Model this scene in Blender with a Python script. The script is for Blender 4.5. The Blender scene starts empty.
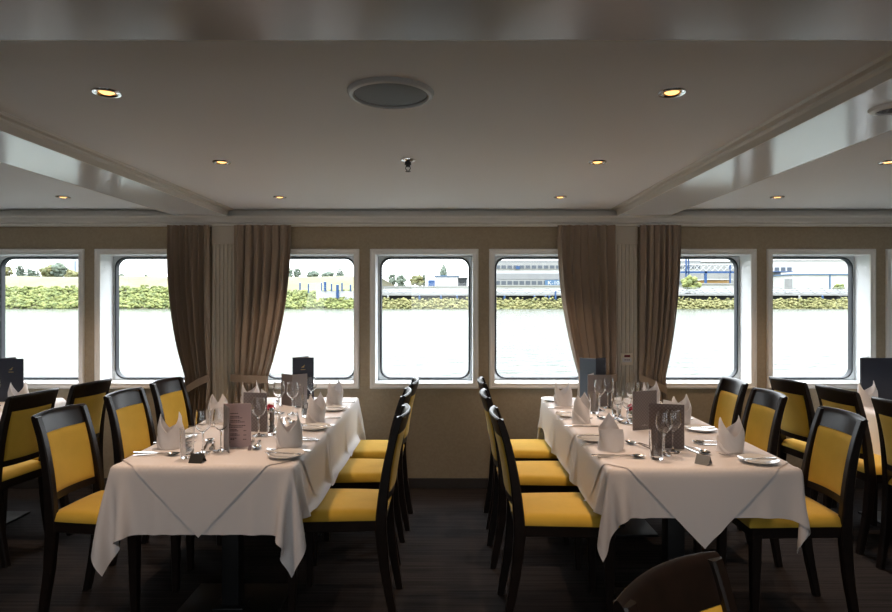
import bpy, bmesh, math, random
import numpy as np
from mathutils import Vector, Matrix

random.seed(7)
rng = np.random.default_rng(11)
scene = bpy.context.scene
COL = scene.collection
PI = math.pi

# ------------------------------------------------------------------ camera
EYE = 1.45
F = 594.7            # focal length in pixels of the 892 px wide frame
cam_d = bpy.data.cameras.new('camera')
cam = bpy.data.objects.new('camera', cam_d)
COL.objects.link(cam)
cam.location = (0, 0, EYE)
cam.rotation_euler = (PI / 2, 0, 0)
cam_d.sensor_width = 36.0
cam_d.lens = F * 36.0 / 892.0
cam_d.shift_x = -4.0 / 892.0
cam_d.shift_y = -6.0 / 892.0
cam_d.clip_start = 0.05
cam_d.clip_end = 3000
scene.camera = cam

# ------------------------------------------------------------------ sky and exposure
world = bpy.data.worlds.new('sky')
scene.world = world
world.use_nodes = True
wn = world.node_tree
bg = wn.nodes['Background']
bg.inputs['Strength'].default_value = 1.0
_tc = wn.nodes.new('ShaderNodeTexCoord')
_sp = wn.nodes.new('ShaderNodeSeparateXYZ')
_rp = wn.nodes.new('ShaderNodeValToRGB')       # overcast sky: brighter towards the zenith
_rp.color_ramp.elements[0].position = 0.0
_rp.color_ramp.elements[0].color = (1.95, 2.05, 2.12, 1)
_rp.color_ramp.elements[1].position = 0.9
_rp.color_ramp.elements[1].color = (6.0, 6.5, 6.9, 1)
wn.links.new(_tc.outputs['Generated'], _sp.inputs[0])
wn.links.new(_sp.outputs['Z'], _rp.inputs['Fac'])
wn.links.new(_rp.outputs['Color'], bg.inputs['Color'])
scene.view_settings.view_transform = 'Standard'
scene.view_settings.look = 'None'
scene.view_settings.gamma = 1.0
scene.view_settings.use_curve_mapping = False
scene.view_settings.exposure = 0.80
cy = scene.cycles
cy.use_denoising = True
cy.max_bounces = 10
cy.diffuse_bounces = 5
cy.glossy_bounces = 5
cy.transmission_bounces = 10
cy.transparent_max_bounces = 16
cy.caustics_reflective = False
cy.caustics_refractive = True
cy.sample_clamp_indirect = 6.0

WALL_Y = 4.59
WIN_X = [-4.155, -3.237, -2.319, -1.117, -0.199, 0.719, 1.943, 2.861, 3.779]
WZ0, WZ1 = 0.767, 1.8435


def portal(name, x, y, z, sx, sz, facing):
    l = bpy.data.lights.new(name, 'AREA')
    l.shape = 'RECTANGLE'
    l.size, l.size_y = sx, sz
    l.cycles.is_portal = True
    o = bpy.data.objects.new(name, l)
    COL.objects.link(o)
    o.location = (x, y, z)
    o.rotation_euler = (-PI / 2, 0, 0) if facing < 0 else (PI / 2, 0, 0)


for x in WIN_X:
    portal('daylight_portal', x, WALL_Y + 0.32, (WZ0 + WZ1) / 2, 0.8, 1.05, -1)
BACK_Y = -4.2
BACK_X = [-3.6, -0.2, 3.2]
for x in BACK_X:
    portal('daylight_portal_back', x, BACK_Y - 0.2, 1.3, 1.5, 1.15, 1)

# ------------------------------------------------------------------ materials


def mat(name, color, rough=0.5, metallic=0.0, spec=0.5, coat=0.0, coat_rough=0.1, bump=None, var=None,
        emit=None, emit_s=0.0, sheen=0.0, trans=0.0, coords='Object'):
    m = bpy.data.materials.new(name)
    m.use_nodes = True
    nt = m.node_tree
    b = nt.nodes['Principled BSDF']
    b.inputs['Base Color'].default_value = (*color, 1)
    b.inputs['Roughness'].default_value = rough
    b.inputs['Metallic'].default_value = metallic
    b.inputs['Specular IOR Level'].default_value = spec
    b.inputs['Coat Weight'].default_value = coat
    b.inputs['Coat Roughness'].default_value = coat_rough
    b.inputs['Sheen Weight'].default_value = sheen
    b.inputs['Transmission Weight'].default_value = trans
    if emit:
        b.inputs['Emission Color'].default_value = (*emit, 1)
        b.inputs['Emission Strength'].default_value = emit_s
    tc = nt.nodes.new('ShaderNodeTexCoord')
    if var:                       # var = (scale, second colour)
        n = nt.nodes.new('ShaderNodeTexNoise')
        n.inputs['Scale'].default_value = var[0]
        n.inputs['Detail'].default_value = 4
        nt.links.new(tc.outputs[coords], n.inputs['Vector'])
        r = nt.nodes.new('ShaderNodeValToRGB')
        r.color_ramp.elements[0].position = 0.35
        r.color_ramp.elements[0].color = (*color, 1)
        r.color_ramp.elements[1].position = 0.65
        r.color_ramp.elements[1].color = (*var[1], 1)
        nt.links.new(n.outputs['Fac'], r.inputs['Fac'])
        nt.links.new(r.outputs['Color'], b.inputs['Base Color'])
    if bump:                      # bump = (scale, strength, distance)
        n = nt.nodes.new('ShaderNodeTexNoise')
        n.inputs['Scale'].default_value = bump[0]
        n.inputs['Detail'].default_value = 5
        nt.links.new(tc.outputs[coords], n.inputs['Vector'])
        bp = nt.nodes.new('ShaderNodeBump')
        bp.inputs['Strength'].default_value = bump[1]
        bp.inputs['Distance'].default_value = bump[2]
        nt.links.new(n.outputs['Fac'], bp.inputs['Height'])
        nt.links.new(bp.outputs['Normal'], b.inputs['Normal'])
    return m


def pane_mat(name, tint=(1, 1, 1), refl=0.05):
    m = bpy.data.materials.new(name)
    m.use_nodes = True
    nt = m.node_tree
    nt.nodes.clear()
    out = nt.nodes.new('ShaderNodeOutputMaterial')
    mix = nt.nodes.new('ShaderNodeMixShader')
    t = nt.nodes.new('ShaderNodeBsdfTransparent')
    t.inputs['Color'].default_value = (*tint, 1)
    g = nt.nodes.new('ShaderNodeBsdfGlossy')
    g.inputs['Roughness'].default_value = 0.02
    mix.inputs['Fac'].default_value = refl
    nt.links.new(t.outputs[0], mix.inputs[1])
    nt.links.new(g.outputs[0], mix.inputs[2])
    nt.links.new(mix.outputs[0], out.inputs['Surface'])
    return m


M = {}
M['ceiling'] = mat('ceiling_paint', (0.80, 0.805, 0.81), 0.6, spec=0.3)
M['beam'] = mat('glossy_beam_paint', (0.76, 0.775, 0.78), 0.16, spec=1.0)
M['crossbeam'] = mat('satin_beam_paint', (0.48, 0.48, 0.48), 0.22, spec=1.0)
M['trim'] = mat('trim_paint', (0.62, 0.595, 0.54), 0.35)
M['wall'] = mat('wallpaper', (0.37, 0.305, 0.215), 0.75, spec=0.25, var=(60, (0.33, 0.268, 0.188)), bump=(180, 0.25, 0.004))
M['pilaster'] = mat('pilaster_paint', (0.55, 0.49, 0.40), 0.45)
M['baseboard'] = mat('dark_baseboard', (0.035, 0.028, 0.024), 0.5)
M['casing'] = mat('window_casing_white', (0.80, 0.78, 0.74), 0.35)
M['reveal'] = mat('window_reveal_white', (0.82, 0.83, 0.83), 0.4)
M['alu'] = mat('window_frame_grey', (0.60, 0.62, 0.63), 0.4, metallic=0.1)
M['gasket'] = mat('black_gasket', (0.018, 0.022, 0.028), 0.5)
M['glass_pane'] = pane_mat('window_glass')
M['screw'] = mat('screw_steel', (0.25, 0.25, 0.25), 0.4, metallic=0.8)
M['wood'] = mat('dark_wenge_wood', (0.011, 0.0075, 0.006), 0.30, spec=0.34, var=(25, (0.016, 0.010, 0.008)))
M['yellow'] = mat('mustard_upholstery', (0.70, 0.455, 0.062), 0.85, spec=0.2, sheen=0.15, var=(9, (0.64, 0.415, 0.054)), bump=(350, 0.3, 0.002))
M['curtain'] = mat('taupe_curtain_cloth', (0.31, 0.24, 0.18), 0.8, spec=0.2, sheen=0.1, bump=(300, 0.15, 0.002))
M['cloth'] = mat('white_damask', (0.80, 0.765, 0.755), 0.75, spec=0.25, bump=(7, 0.10, 0.02))
M['napperon'] = mat('white_napperon', (0.79, 0.755, 0.745), 0.72, spec=0.25, bump=(9, 0.08, 0.02))
M['napkin'] = mat('white_napkin_cloth', (0.80, 0.78, 0.78), 0.8, spec=0.2, bump=(25, 0.15, 0.008))
M['porcelain'] = mat('porcelain', (0.84, 0.83, 0.80), 0.12, spec=0.6)
M['steel'] = mat('cutlery_steel', (0.62, 0.61, 0.60), 0.18, metallic=1.0)
M['black_metal'] = mat('black_metal', (0.012, 0.012, 0.013), 0.45, metallic=0.3)
M['folder'] = mat('navy_leatherette', (0.028, 0.034, 0.055), 0.42, bump=(200, 0.1, 0.002))
M['folder_lit'] = mat('lit_navy_leatherette', (0.10, 0.145, 0.20), 0.4, bump=(200, 0.1, 0.002))  # navy cover recoloured lighter and bluer, as lit from the window side
M['paper'] = mat('white_paper', (0.80, 0.79, 0.78), 0.7)
M['pink_paper'] = mat('rose_paper', (0.60, 0.46, 0.47), 0.65)
M['ink'] = mat('grey_ink', (0.07, 0.045, 0.055), 0.7)
M['gold'] = mat('gold_foil', (0.62, 0.45, 0.16), 0.35, metallic=0.6)
M['silver_ink'] = mat('pale_print', (0.62, 0.60, 0.60), 0.5)
M['sign_dark'] = mat('dark_sign_plate', (0.035, 0.035, 0.033), 0.4)
M['sign_grey'] = mat('brushed_sign_plate', (0.36, 0.37, 0.37), 0.35, metallic=0.6)
M['chrome'] = mat('chrome', (0.75, 0.75, 0.75), 0.12, metallic=1.0)
M['speaker_rim'] = mat('speaker_rim_paint', (0.60, 0.60, 0.58), 0.35)
M['grille'] = mat('speaker_grille', (0.14, 0.145, 0.155), 0.55, metallic=0.2, bump=(900, 0.4, 0.002))
M['bulb'] = mat('lit_bulb', (1, 0.7, 0.35), 0.4, emit=(1.0, 0.50, 0.15), emit_s=1.5)
M['lamp_cup'] = mat('brass_reflector', (0.85, 0.50, 0.16), 0.25, metallic=0.9)
M['dark_hole'] = mat('dark_hole', (0.03, 0.03, 0.03), 0.6)
M['cream_plastic'] = mat('cream_plastic', (0.62, 0.55, 0.43), 0.4)
M['keypad'] = mat('pale_keypad', (0.55, 0.54, 0.56), 0.4)
M['red_display'] = mat('red_display', (0.10, 0.004, 0.006), 0.2)
M['rose'] = mat('red_petals', (0.36, 0.012, 0.045), 0.6)
M['leaf'] = mat('green_leaf', (0.06, 0.10, 0.03), 0.6)
M['pepper'] = mat('ground_pepper', (0.05, 0.04, 0.035), 0.7)
M['salt'] = mat('salt_grains', (0.8, 0.8, 0.8), 0.7)

gm = bpy.data.materials.new('clear_glass')
gm.use_nodes = True
gb = gm.node_tree.nodes['Principled BSDF']
gb.inputs['Base Color'].default_value = (0.98, 0.99, 0.99, 1)
gb.inputs['Transmission Weight'].default_value = 1.0
gb.inputs['Roughness'].default_value = 0.0
gb.inputs['IOR'].default_value = 1.45
M['glass'] = gm


def carpet():
    m = mat('striped_carpet', (0.03, 0.025, 0.022), 0.95, spec=0.15, bump=(400, 0.5, 0.004))
    nt = m.node_tree
    b = nt.nodes['Principled BSDF']
    tc = nt.nodes.new('ShaderNodeTexCoord')
    mp = nt.nodes.new('ShaderNodeMapping')
    mp.inputs['Scale'].default_value = (1.5, 60, 1)
    n = nt.nodes.new('ShaderNodeTexNoise')
    n.inputs['Scale'].default_value = 1.0
    n.inputs['Detail'].default_value = 3
    r = nt.nodes.new('ShaderNodeValToRGB')
    r.color_ramp.elements[0].position = 0.36
    r.color_ramp.elements[0].color = (0.017, 0.0145, 0.0145, 1)
    r.color_ramp.elements[1].position = 0.66
    r.color_ramp.elements[1].color = (0.040, 0.033, 0.032, 1)
    nt.links.new(tc.outputs['Object'], mp.inputs['Vector'])
    nt.links.new(mp.outputs['Vector'], n.inputs['Vector'])
    nt.links.new(n.outputs['Fac'], r.inputs['Fac'])
    nt.links.new(r.outputs['Color'], b.inputs['Base Color'])
    return m


M['carpet'] = carpet()


def dotted(name, base, dot, scale):
    m = mat(name, base, 0.55)
    nt = m.node_tree
    b = nt.nodes['Principled BSDF']
    tc = nt.nodes.new('ShaderNodeTexCoord')
    mp = nt.nodes.new('ShaderNodeMapping')
    mp.inputs['Rotation'].default_value = (0, PI / 4, 0)
    ch = nt.nodes.new('ShaderNodeTexVoronoi')
    ch.inputs['Scale'].default_value = scale
    ch.inputs['Randomness'].default_value = 0.0
    r = nt.nodes.new('ShaderNodeValToRGB')
    r.color_ramp.elements[0].position = 0.34
    r.color_ramp.elements[0].color = (*dot, 1)
    r.color_ramp.elements[1].position = 0.44
    r.color_ramp.elements[1].color = (*base, 1)
    nt.links.new(tc.outputs['Object'], mp.inputs['Vector'])
    nt.links.new(mp.outputs['Vector'], ch.inputs['Vector'])
    nt.links.new(ch.outputs['Distance'], r.inputs['Fac'])
    nt.links.new(r.outputs['Color'], b.inputs['Base Color'])
    return m


M['menu_grey'] = dotted('dotted_grey_cover', (0.20, 0.175, 0.175), (0.285, 0.25, 0.25), 80)
M['menu_brown'] = dotted('dotted_brown_cover', (0.135, 0.105, 0.095), (0.195, 0.155, 0.142), 80)

# ------------------------------------------------------------------ mesh helpers


class MB:
    def __init__(self):
        self.bm = bmesh.new()

    def box(self, x0, x1, y0, y1, z0, z1, bevel=0.0, segs=2, mtx=None):
        t = bmesh.new()
        bmesh.ops.create_cube(t, size=1.0)
        for v in t.verts:
            v.co = Vector(((x0 + x1) / 2 + v.co.x * (x1 - x0), (y0 + y1) / 2 + v.co.y * (y1 - y0), (z0 + z1) / 2 + v.co.z * (z1 - z0)))
        if bevel:
            bmesh.ops.bevel(t, geom=t.edges[:], offset=bevel, segments=segs, affect='EDGES', profile=0.5)
        self.merge(t, mtx)
        return self

    def merge(self, t, mtx=None):
        if mtx is not None:
            t.transform(mtx)
        me = bpy.data.meshes.new('tmp')
        t.to_mesh(me)
        self.bm.from_mesh(me)
        bpy.data.meshes.remove(me)
        t.free()

    def verts_faces(self, verts, faces, mtx=None):
        t = bmesh.new()
        vs = [t.verts.new(v) for v in verts]
        for f in faces:
            try:
                t.faces.new([vs[i] for i in f])
            except ValueError:
                pass
        self.merge(t, mtx)
        return self

    def lathe(self, prof, n=28, mtx=None, closed=False):
        """prof: list of (r, z); r==0 makes a pole"""
        t = bmesh.new()
        rings = []
        for r, z in prof:
            if r < 1e-6:
                rings.append([t.verts.new((0, 0, z))])
            else:
                rings.append([t.verts.new((r * math.cos(2 * PI * i / n), r * math.sin(2 * PI * i / n), z)) for i in range(n)])
        pairs = list(zip(rings[:-1], rings[1:]))
        if closed:
            pairs.append((rings[-1], rings[0]))
        for a, b in pairs:
            for i in range(n):
                j = (i + 1) % n
                if len(a) == 1 and len(b) == 1:
                    continue
                if len(a) == 1:
                    t.faces.new((a[0], b[j], b[i]))
                elif len(b) == 1:
                    t.faces.new((a[i], a[j], b[0]))
                else:
                    t.faces.new((a[i], a[j], b[j], b[i]))
        bmesh.ops.recalc_face_normals(t, faces=t.faces)
        self.merge(t, mtx)
        return self

    def tube(self, pts, r, n=10, mtx=None, cap=True):
        """sweep a circle (r float or list) along points"""
        t = bmesh.new()
        pts = [Vector(p) for p in pts]
        rs = r if isinstance(r, (list, tuple)) else [r] * len(pts)
        rings = []
        prev = None
        for i, p in enumerate(pts):
            d = (pts[min(i + 1, len(pts) - 1)] - pts[max(i - 1, 0)]).normalized()
            up = Vector((0, 0, 1)) if abs(d.z) < 0.9 else Vector((1, 0, 0))
            a = d.cross(up).normalized() if prev is None else (prev - d * prev.dot(d)).normalized()
            prev = a
            b = d.cross(a)
            rings.append([t.verts.new(p + (a * math.cos(2 * PI * k / n) + b * math.sin(2 * PI * k / n)) * rs[i]) for k in range(n)])
        for a, b in zip(rings[:-1], rings[1:]):
            for i in range(n):
                j = (i + 1) % n
                t.faces.new((a[i], a[j], b[j], b[i]))
        if cap:
            t.faces.new(rings[0][::-1])
            t.faces.new(rings[-1])
        bmesh.ops.recalc_face_normals(t, faces=t.faces)
        self.merge(t, mtx)
        return self

    def sweep_rect(self, pts, wx, wy, bevel=0.006, mtx=None):
        """rectangular section (local x by y half sizes, lists or numbers) swept along near-vertical points"""
        t = bmesh.new()
        rings = []
        for i, p in enumerate(pts):
            a = wx[i] if isinstance(wx, (list, tuple)) else wx
            b = wy[i] if isinstance(wy, (list, tuple)) else wy
            c = bevel
            sec = [(-a + c, -b), (a - c, -b), (a, -b + c), (a, b - c), (a - c, b), (-a + c, b), (-a, b - c), (-a, -b + c)]
            rings.append([t.verts.new((p[0] + u, p[1] + v, p[2])) for u, v in sec])
        for a, b in zip(rings[:-1], rings[1:]):
            for i in range(8):
                j = (i + 1) % 8
                t.faces.new((a[i], a[j], b[j], b[i]))
        t.faces.new(rings[0][::-1])
        t.faces.new(rings[-1])
        bmesh.ops.recalc_face_normals(t, faces=t.faces)
        self.merge(t, mtx)
        return self

    def prism(self, outline, z0, z1, mtx=None, bevel=0.0):
        """outline: list of (x, y), extruded along z"""
        t = bmesh.new()
        lo = [t.verts.new((x, y, z0)) for x, y in outline]
        f = t.faces.new(lo)
        r = bmesh.ops.extrude_face_region(t, geom=[f])
        for v in r['geom']:
            if isinstance(v, bmesh.types.BMVert):
                v.co.z = z1
        bmesh.ops.recalc_face_normals(t, faces=t.faces)
        if bevel:
            bmesh.ops.bevel(t, geom=t.edges[:], offset=bevel, segments=1, affect='EDGES')
        self.merge(t, mtx)
        return self

    def grid(self, fn, nu, nv, mtx=None, wrap_u=False):
        t = bmesh.new()
        vs = [[t.verts.new(fn(i / (nu if wrap_u else nu - 1), j / (nv - 1))) for j in range(nv)] for i in range(nu)]
        for i in range(nu if wrap_u else nu - 1):
            for j in range(nv - 1):
                k = (i + 1) % nu
                t.faces.new((vs[i][j], vs[k][j], vs[k][j + 1], vs[i][j + 1]))
        self.merge(t, mtx)
        return self

    def slab(self, fa, fb, nu, nv, mtx=None):
        """closed solid between two surfaces fa(u,v) and fb(u,v)"""
        t = bmesh.new()
        A = [[t.verts.new(fa(i / (nu - 1), j / (nv - 1))) for j in range(nv)] for i in range(nu)]
        B = [[t.verts.new(fb(i / (nu - 1), j / (nv - 1))) for j in range(nv)] for i in range(nu)]
        for i in range(nu - 1):
            for j in range(nv - 1):
                t.faces.new((A[i][j], A[i + 1][j], A[i + 1][j + 1], A[i][j + 1]))
                t.faces.new((B[i][j], B[i][j + 1], B[i + 1][j + 1], B[i + 1][j]))
        for i in range(nu - 1):
            t.faces.new((A[i][0], B[i][0], B[i + 1][0], A[i + 1][0]))
            t.faces.new((A[i][-1], A[i + 1][-1], B[i + 1][-1], B[i][-1]))
        for j in range(nv - 1):
            t.faces.new((A[0][j], A[0][j + 1], B[0][j + 1], B[0][j]))
            t.faces.new((A[-1][j], B[-1][j], B[-1][j + 1], A[-1][j + 1]))
        bmesh.ops.recalc_face_normals(t, faces=t.faces)
        self.merge(t, mtx)
        return self

    def blob(self, c, r, sub=1, jitter=0.25, squash=1.0):
        t = bmesh.new()
        bmesh.ops.create_icosphere(t, subdivisions=sub, radius=1.0)
        for v in t.verts:
            k = 1 + random.uniform(-jitter, jitter)
            v.co = Vector((c[0] + v.co.x * r * k, c[1] + v.co.y * r * k, c[2] + v.co.z * r * k * squash))
        self.merge(t)
        return self

    def build(self, name, material, parent=None, smooth=True, angle=35):
        me = bpy.data.meshes.new(name)
        self.bm.normal_update()
        self.bm.to_mesh(me)
        self.bm.free()
        me.materials.append(material)
        if smooth:
            me.shade_smooth()
            try:
                me.set_sharp_from_angle(angle=math.radians(angle))
            except Exception:
                pass
        o = bpy.data.objects.new(name, me)
        COL.objects.link(o)
        if parent is not None:
            o.parent = parent
        return o


def empty(name, loc=(0, 0, 0), rz=0.0):
    o = bpy.data.objects.new(name, None)
    o.empty_display_size = 0.1
    COL.objects.link(o)
    o.location = loc
    o.rotation_euler = (0, 0, rz)
    return o


def tag(o, label=None, cat=None, group=None, kind=None):
    if label:
        o['label'] = label
    if cat:
        o['category'] = cat
    if group:
        o['group'] = group
    if kind:
        o['kind'] = kind
    return o


def copy_tree(o, parent=None):
    c = o.copy()
    COL.objects.link(c)
    if parent is not None:
        c.parent = parent
    for ch in list(o.children):
        copy_tree(ch, c)
    return c


class Kit:
    """first use takes the original, later uses take copies"""

    def __init__(self, maker):
        self.maker = maker
        self.root = None
        self.used = False

    def place(self, loc, rz, label, cat, group=None, rx=0.0):
        if self.root is None:
            self.root = self.maker()
            o = self.root
        else:
            o = copy_tree(self.root)
        o.location = loc
        o.rotation_euler = (rx, 0, rz)
        tag(o, label, cat, group)
        return o


def structure(o):
    o['kind'] = 'structure'
    return o


# ------------------------------------------------------------------ room shell
ZC = EYE + 0.69      # recessed ceiling panels
ZB = EYE + 0.636     # underside of beams
ZK = EYE + 0.565     # bottom of the cornice
XL, XR = -7.0, 7.0

structure(MB().box(XL, XR, BACK_Y, WALL_Y, -0.08, 0).build('floor', M['carpet'], smooth=False))
structure(MB().box(XL, XR, BACK_Y, WALL_Y + 0.2, ZC, ZC + 0.08).build('ceiling', M['ceiling'], smooth=False))

# window wall
HW, CAS = 0.418, 0.042         # casing half width, casing face width
IN_HW = HW - CAS               # half width of the opening
w = MB()
w.box(XL, XR, WALL_Y, WALL_Y + 0.16, 0, WZ0 + CAS - 0.012)
w.box(XL, XR, WALL_Y, WALL_Y + 0.16, WZ1 - CAS + 0.012, ZC)
edges = [XL] + [e for x in WIN_X for e in (x - IN_HW - 0.012, x + IN_HW + 0.012)] + [XR]
for a, b in zip(edges[0::2], edges[1::2]):
    w.box(a, b, WALL_Y, WALL_Y + 0.16, WZ0 + CAS - 0.012, WZ1 - CAS + 0.012)
structure(w.build('wall_front', M['wall'], smooth=False))
# back wall with its own daylight openings
w = MB()
w.box(XL, XR, BACK_Y - 0.12, BACK_Y, 0, 0.75)
w.box(XL, XR, BACK_Y - 0.12, BACK_Y, 1.85, ZC)
e2 = [XL] + [e for x in BACK_X for e in (x - 0.7, x + 0.7)] + [XR]
for a, b in zip(e2[0::2], e2[1::2]):
    w.box(a, b, BACK_Y - 0.12, BACK_Y, 0.75, 1.85)
structure(w.build('wall_back', M['wall'], smooth=False))
structure(MB().box(XL - 0.1, XL, BACK_Y, WALL_Y, 0, ZC).build('wall_left', M['wall'], smooth=False))
structure(MB().box(XR, XR + 0.1, BACK_Y, WALL_Y, 0, ZC).build('wall_right', M['wall'], smooth=False))
structure(MB().box(XL, XR, WALL_Y - 0.018, WALL_Y, 0, 0.078, bevel=0.004).build('baseboard_front', M['baseboard'], smooth=False))


def profile_x(prof, x0, x1):
    """extrude a (y, z) outline along x"""
    m = Matrix(((0, 0, 1, 0), (1, 0, 0, 0), (0, 1, 0, 0), (0, 0, 0, 1)))
    return MB().prism(prof, x0, x1, mtx=m)


def profile_y(prof, y0, y1):
    """extrude an (x, z) outline along y"""
    m = Matrix(((1, 0, 0, 0), (0, 0, 1, 0), (0, 1, 0, 0), (0, 0, 0, 1)))
    return MB().prism(prof, y0, y1, mtx=m)


# cornice along the window wall
y = WALL_Y
structure(profile_x([(y + 0.01, ZK), (y - 0.085, ZK), (y - 0.09, ZK + 0.012), (y - 0.085, ZK + 0.02), (y - 0.10, ZK + 0.026),
                     (y - 0.10, ZB - 0.012), (y - 0.115, ZB - 0.008), (y - 0.115, ZB), (y - 0.06, ZB + 0.003), (y - 0.055, ZC - 0.014),
                     (y - 0.035, ZC - 0.012), (y - 0.03, ZC), (y + 0.01, ZC)], XL, XR).build('trim_1', M['trim'], angle=20))
# beams along the room (x spans) and across it
BX = [(-2.07, -1.69), (1.27, 1.65)]
n = 2
for bx0, bx1 in BX:
    structure(MB().box(bx0, bx1, 1.40, WALL_Y - 0.09, ZB, ZC + 0.02).build('ceiling_beam', M['beam'], smooth=False))
    for s, e in ((-1, bx0), (1, bx1)):
        n += 1
        structure(profile_y([(e, ZB - 0.001), (e + s * 0.006, ZB - 0.001), (e + s * 0.010, ZB + 0.028), (e + s * 0.018, ZB + 0.036),
                             (e + s * 0.020, ZC - 0.012), (e + s * 0.045, ZC - 0.010), (e + s * 0.052, ZC + 0.002), (e, ZC + 0.002)],
                            1.455, WALL_Y - 0.09).build('trim_%d' % n, M['trim'], angle=20))
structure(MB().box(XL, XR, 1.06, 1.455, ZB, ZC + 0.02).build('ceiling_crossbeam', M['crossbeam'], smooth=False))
n += 1
structure(profile_x([(1.455, ZB - 0.001), (1.459, ZB - 0.001), (1.463, ZB + 0.02), (1.463, ZC - 0.012), (1.49, ZC - 0.01), (1.495, ZC + 0.002), (1.455, ZC + 0.002)],
                    XL, XR).build('trim_%d' % n, M['trim'], angle=20))


# fluted pilasters between the bays
def pilaster(name, xc):
    hw, d = 0.092, 0.055
    yf = WALL_Y - d
    out = [(xc - hw, WALL_Y), (xc - hw, yf + 0.004), (xc - hw + 0.004, yf)]
    nfl, fw = 5, 0.016
    for i in range(nfl):
        c = xc + (i - (nfl - 1) / 2) * 0.031
        for k in range(7):
            t = k / 6
            out.append((c - fw / 2 + fw * t, yf + 0.010 * math.sin(PI * t)))
    out += [(xc + hw - 0.004, yf), (xc + hw, yf + 0.004), (xc + hw, WALL_Y)]
    m = MB().prism(out, 0.14, 1.875)
    m.box(xc - hw - 0.004, xc + hw + 0.004, yf - 0.004, WALL_Y, 0.0, 0.14, bevel=0.003)
    m.box(xc - hw - 0.003, xc + hw + 0.003, yf - 0.003, WALL_Y, 1.875, ZK + 0.01, bevel=0.003)
    return structure(m.build(name, M['pilaster'], angle=30))


pilaster('trim_20', -1.722)
pilaster('trim_21', 1.336)


# windows
def rrect(hw, hh, r, n=8):
    pts = []
    for cx, cz, a0 in ((hw - r, hh - r, 0), (-hw + r, hh - r, 90), (-hw + r, -hh + r, 180), (hw - r, -hh + r, 270)):
        for i in range(n + 1):
            a = math.radians(a0 + 90 * i / n)
            pts.append((cx + r * math.cos(a), cz + r * math.sin(a)))
    return pts


def ring_loft(loops):
    """loops: list of (points, y) joined one after the other"""
    t = bmesh.new()
    rings = [[t.verts.new((x, yy, z)) for x, z in pts] for pts, yy in loops]
    for a, b in zip(rings[:-1], rings[1:]):
        k = len(a)
        for i in range(k):
            j = (i + 1) % k
            t.faces.new((a[i], a[j], b[j], b[i]))
    bmesh.ops.recalc_face_normals(t, faces=t.faces)
    m = MB()
    m.merge(t)
    return m


def make_window():
    root = empty('window_1')
    zc = (WZ0 + WZ1) / 2
    HH = (WZ1 - WZ0) / 2
    ihh = HH - CAS
    c = ring_loft([(rrect(HW, HH, 0.004), 0.0), (rrect(HW, HH, 0.004), -0.014), (rrect(HW - 0.006, HH - 0.006, 0.004), -0.02),
                   (rrect(HW - 0.016, HH - 0.016, 0.004), -0.02), (rrect(HW - 0.019, HH - 0.019, 0.004), -0.015),
                   (rrect(IN_HW, ihh, 0.004), -0.013), (rrect(IN_HW, ihh, 0.004), 0.0)])
    c.build('window_casing', M['casing'], root, angle=25)
    r = ring_loft([(rrect(IN_HW, ihh, 0.002), 0.0), (rrect(IN_HW, ihh, 0.002), 0.175), (rrect(IN_HW + 0.02, ihh + 0.02, 0.002), 0.175),
                   (rrect(IN_HW + 0.02, ihh + 0.02, 0.002), 0.0)])
    for sx in (-1, 1):
        for zz in (-0.40, 0.40):
            r.lathe([(0.0, 0.002), (0.005, 0.0015), (0.006, 0.0)], n=10,
                    mtx=Matrix.Translation((sx * (IN_HW - 0.0), 0.05, zz)) @ Matrix.Rotation(-sx * PI / 2, 4, 'Y'))
    r.build('window_reveal', M['reveal'], root, angle=25)
    GW, GH, GR = 0.351, 0.477, 0.082
    f = ring_loft([(rrect(IN_HW + 0.01, ihh + 0.01, 0.003), 0.176), (rrect(IN_HW - 0.0005, ihh - 0.0005, 0.003), 0.170),
                   (rrect(GW + 0.012, GH + 0.011, GR), 0.166), (rrect(GW + 0.008, GH + 0.008, GR), 0.172),
                   (rrect(GW + 0.008, GH + 0.008, GR), 0.215), (rrect(IN_HW + 0.02, ihh + 0.02, 0.003), 0.215)])
    f.build('window_frame', M['alu'], root, angle=25)
    g = ring_loft([(rrect(GW + 0.009, GH + 0.009, GR), 0.176), (rrect(GW + 0.007, GH + 0.007, GR - 0.002), 0.160),
                   (rrect(GW - 0.001, GH - 0.001, GR - 0.006), 0.162), (rrect(GW - 0.004, GH - 0.004, GR - 0.008), 0.170), (rrect(GW - 0.004, GH - 0.004, GR - 0.008), 0.205)])
    g.build('window_gasket', M['gasket'], root, angle=25)
    t = bmesh.new()
    t.faces.new([t.verts.new((x, 0.19, z)) for x, z in rrect(GW, GH, GR)])
    p = MB()
    p.merge(t)
    p.build('window_glass', M['glass_pane'], root, smooth=False)
    return structure(root)


win = make_window()
for i, x in enumerate(WIN_X):
    o = win if i == 0 else copy_tree(win)
    o.name = 'window_%d' % (i + 1)
    o.location = (x, WALL_Y, (WZ0 + WZ1) / 2)

# ------------------------------------------------------------------ curtains


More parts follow.
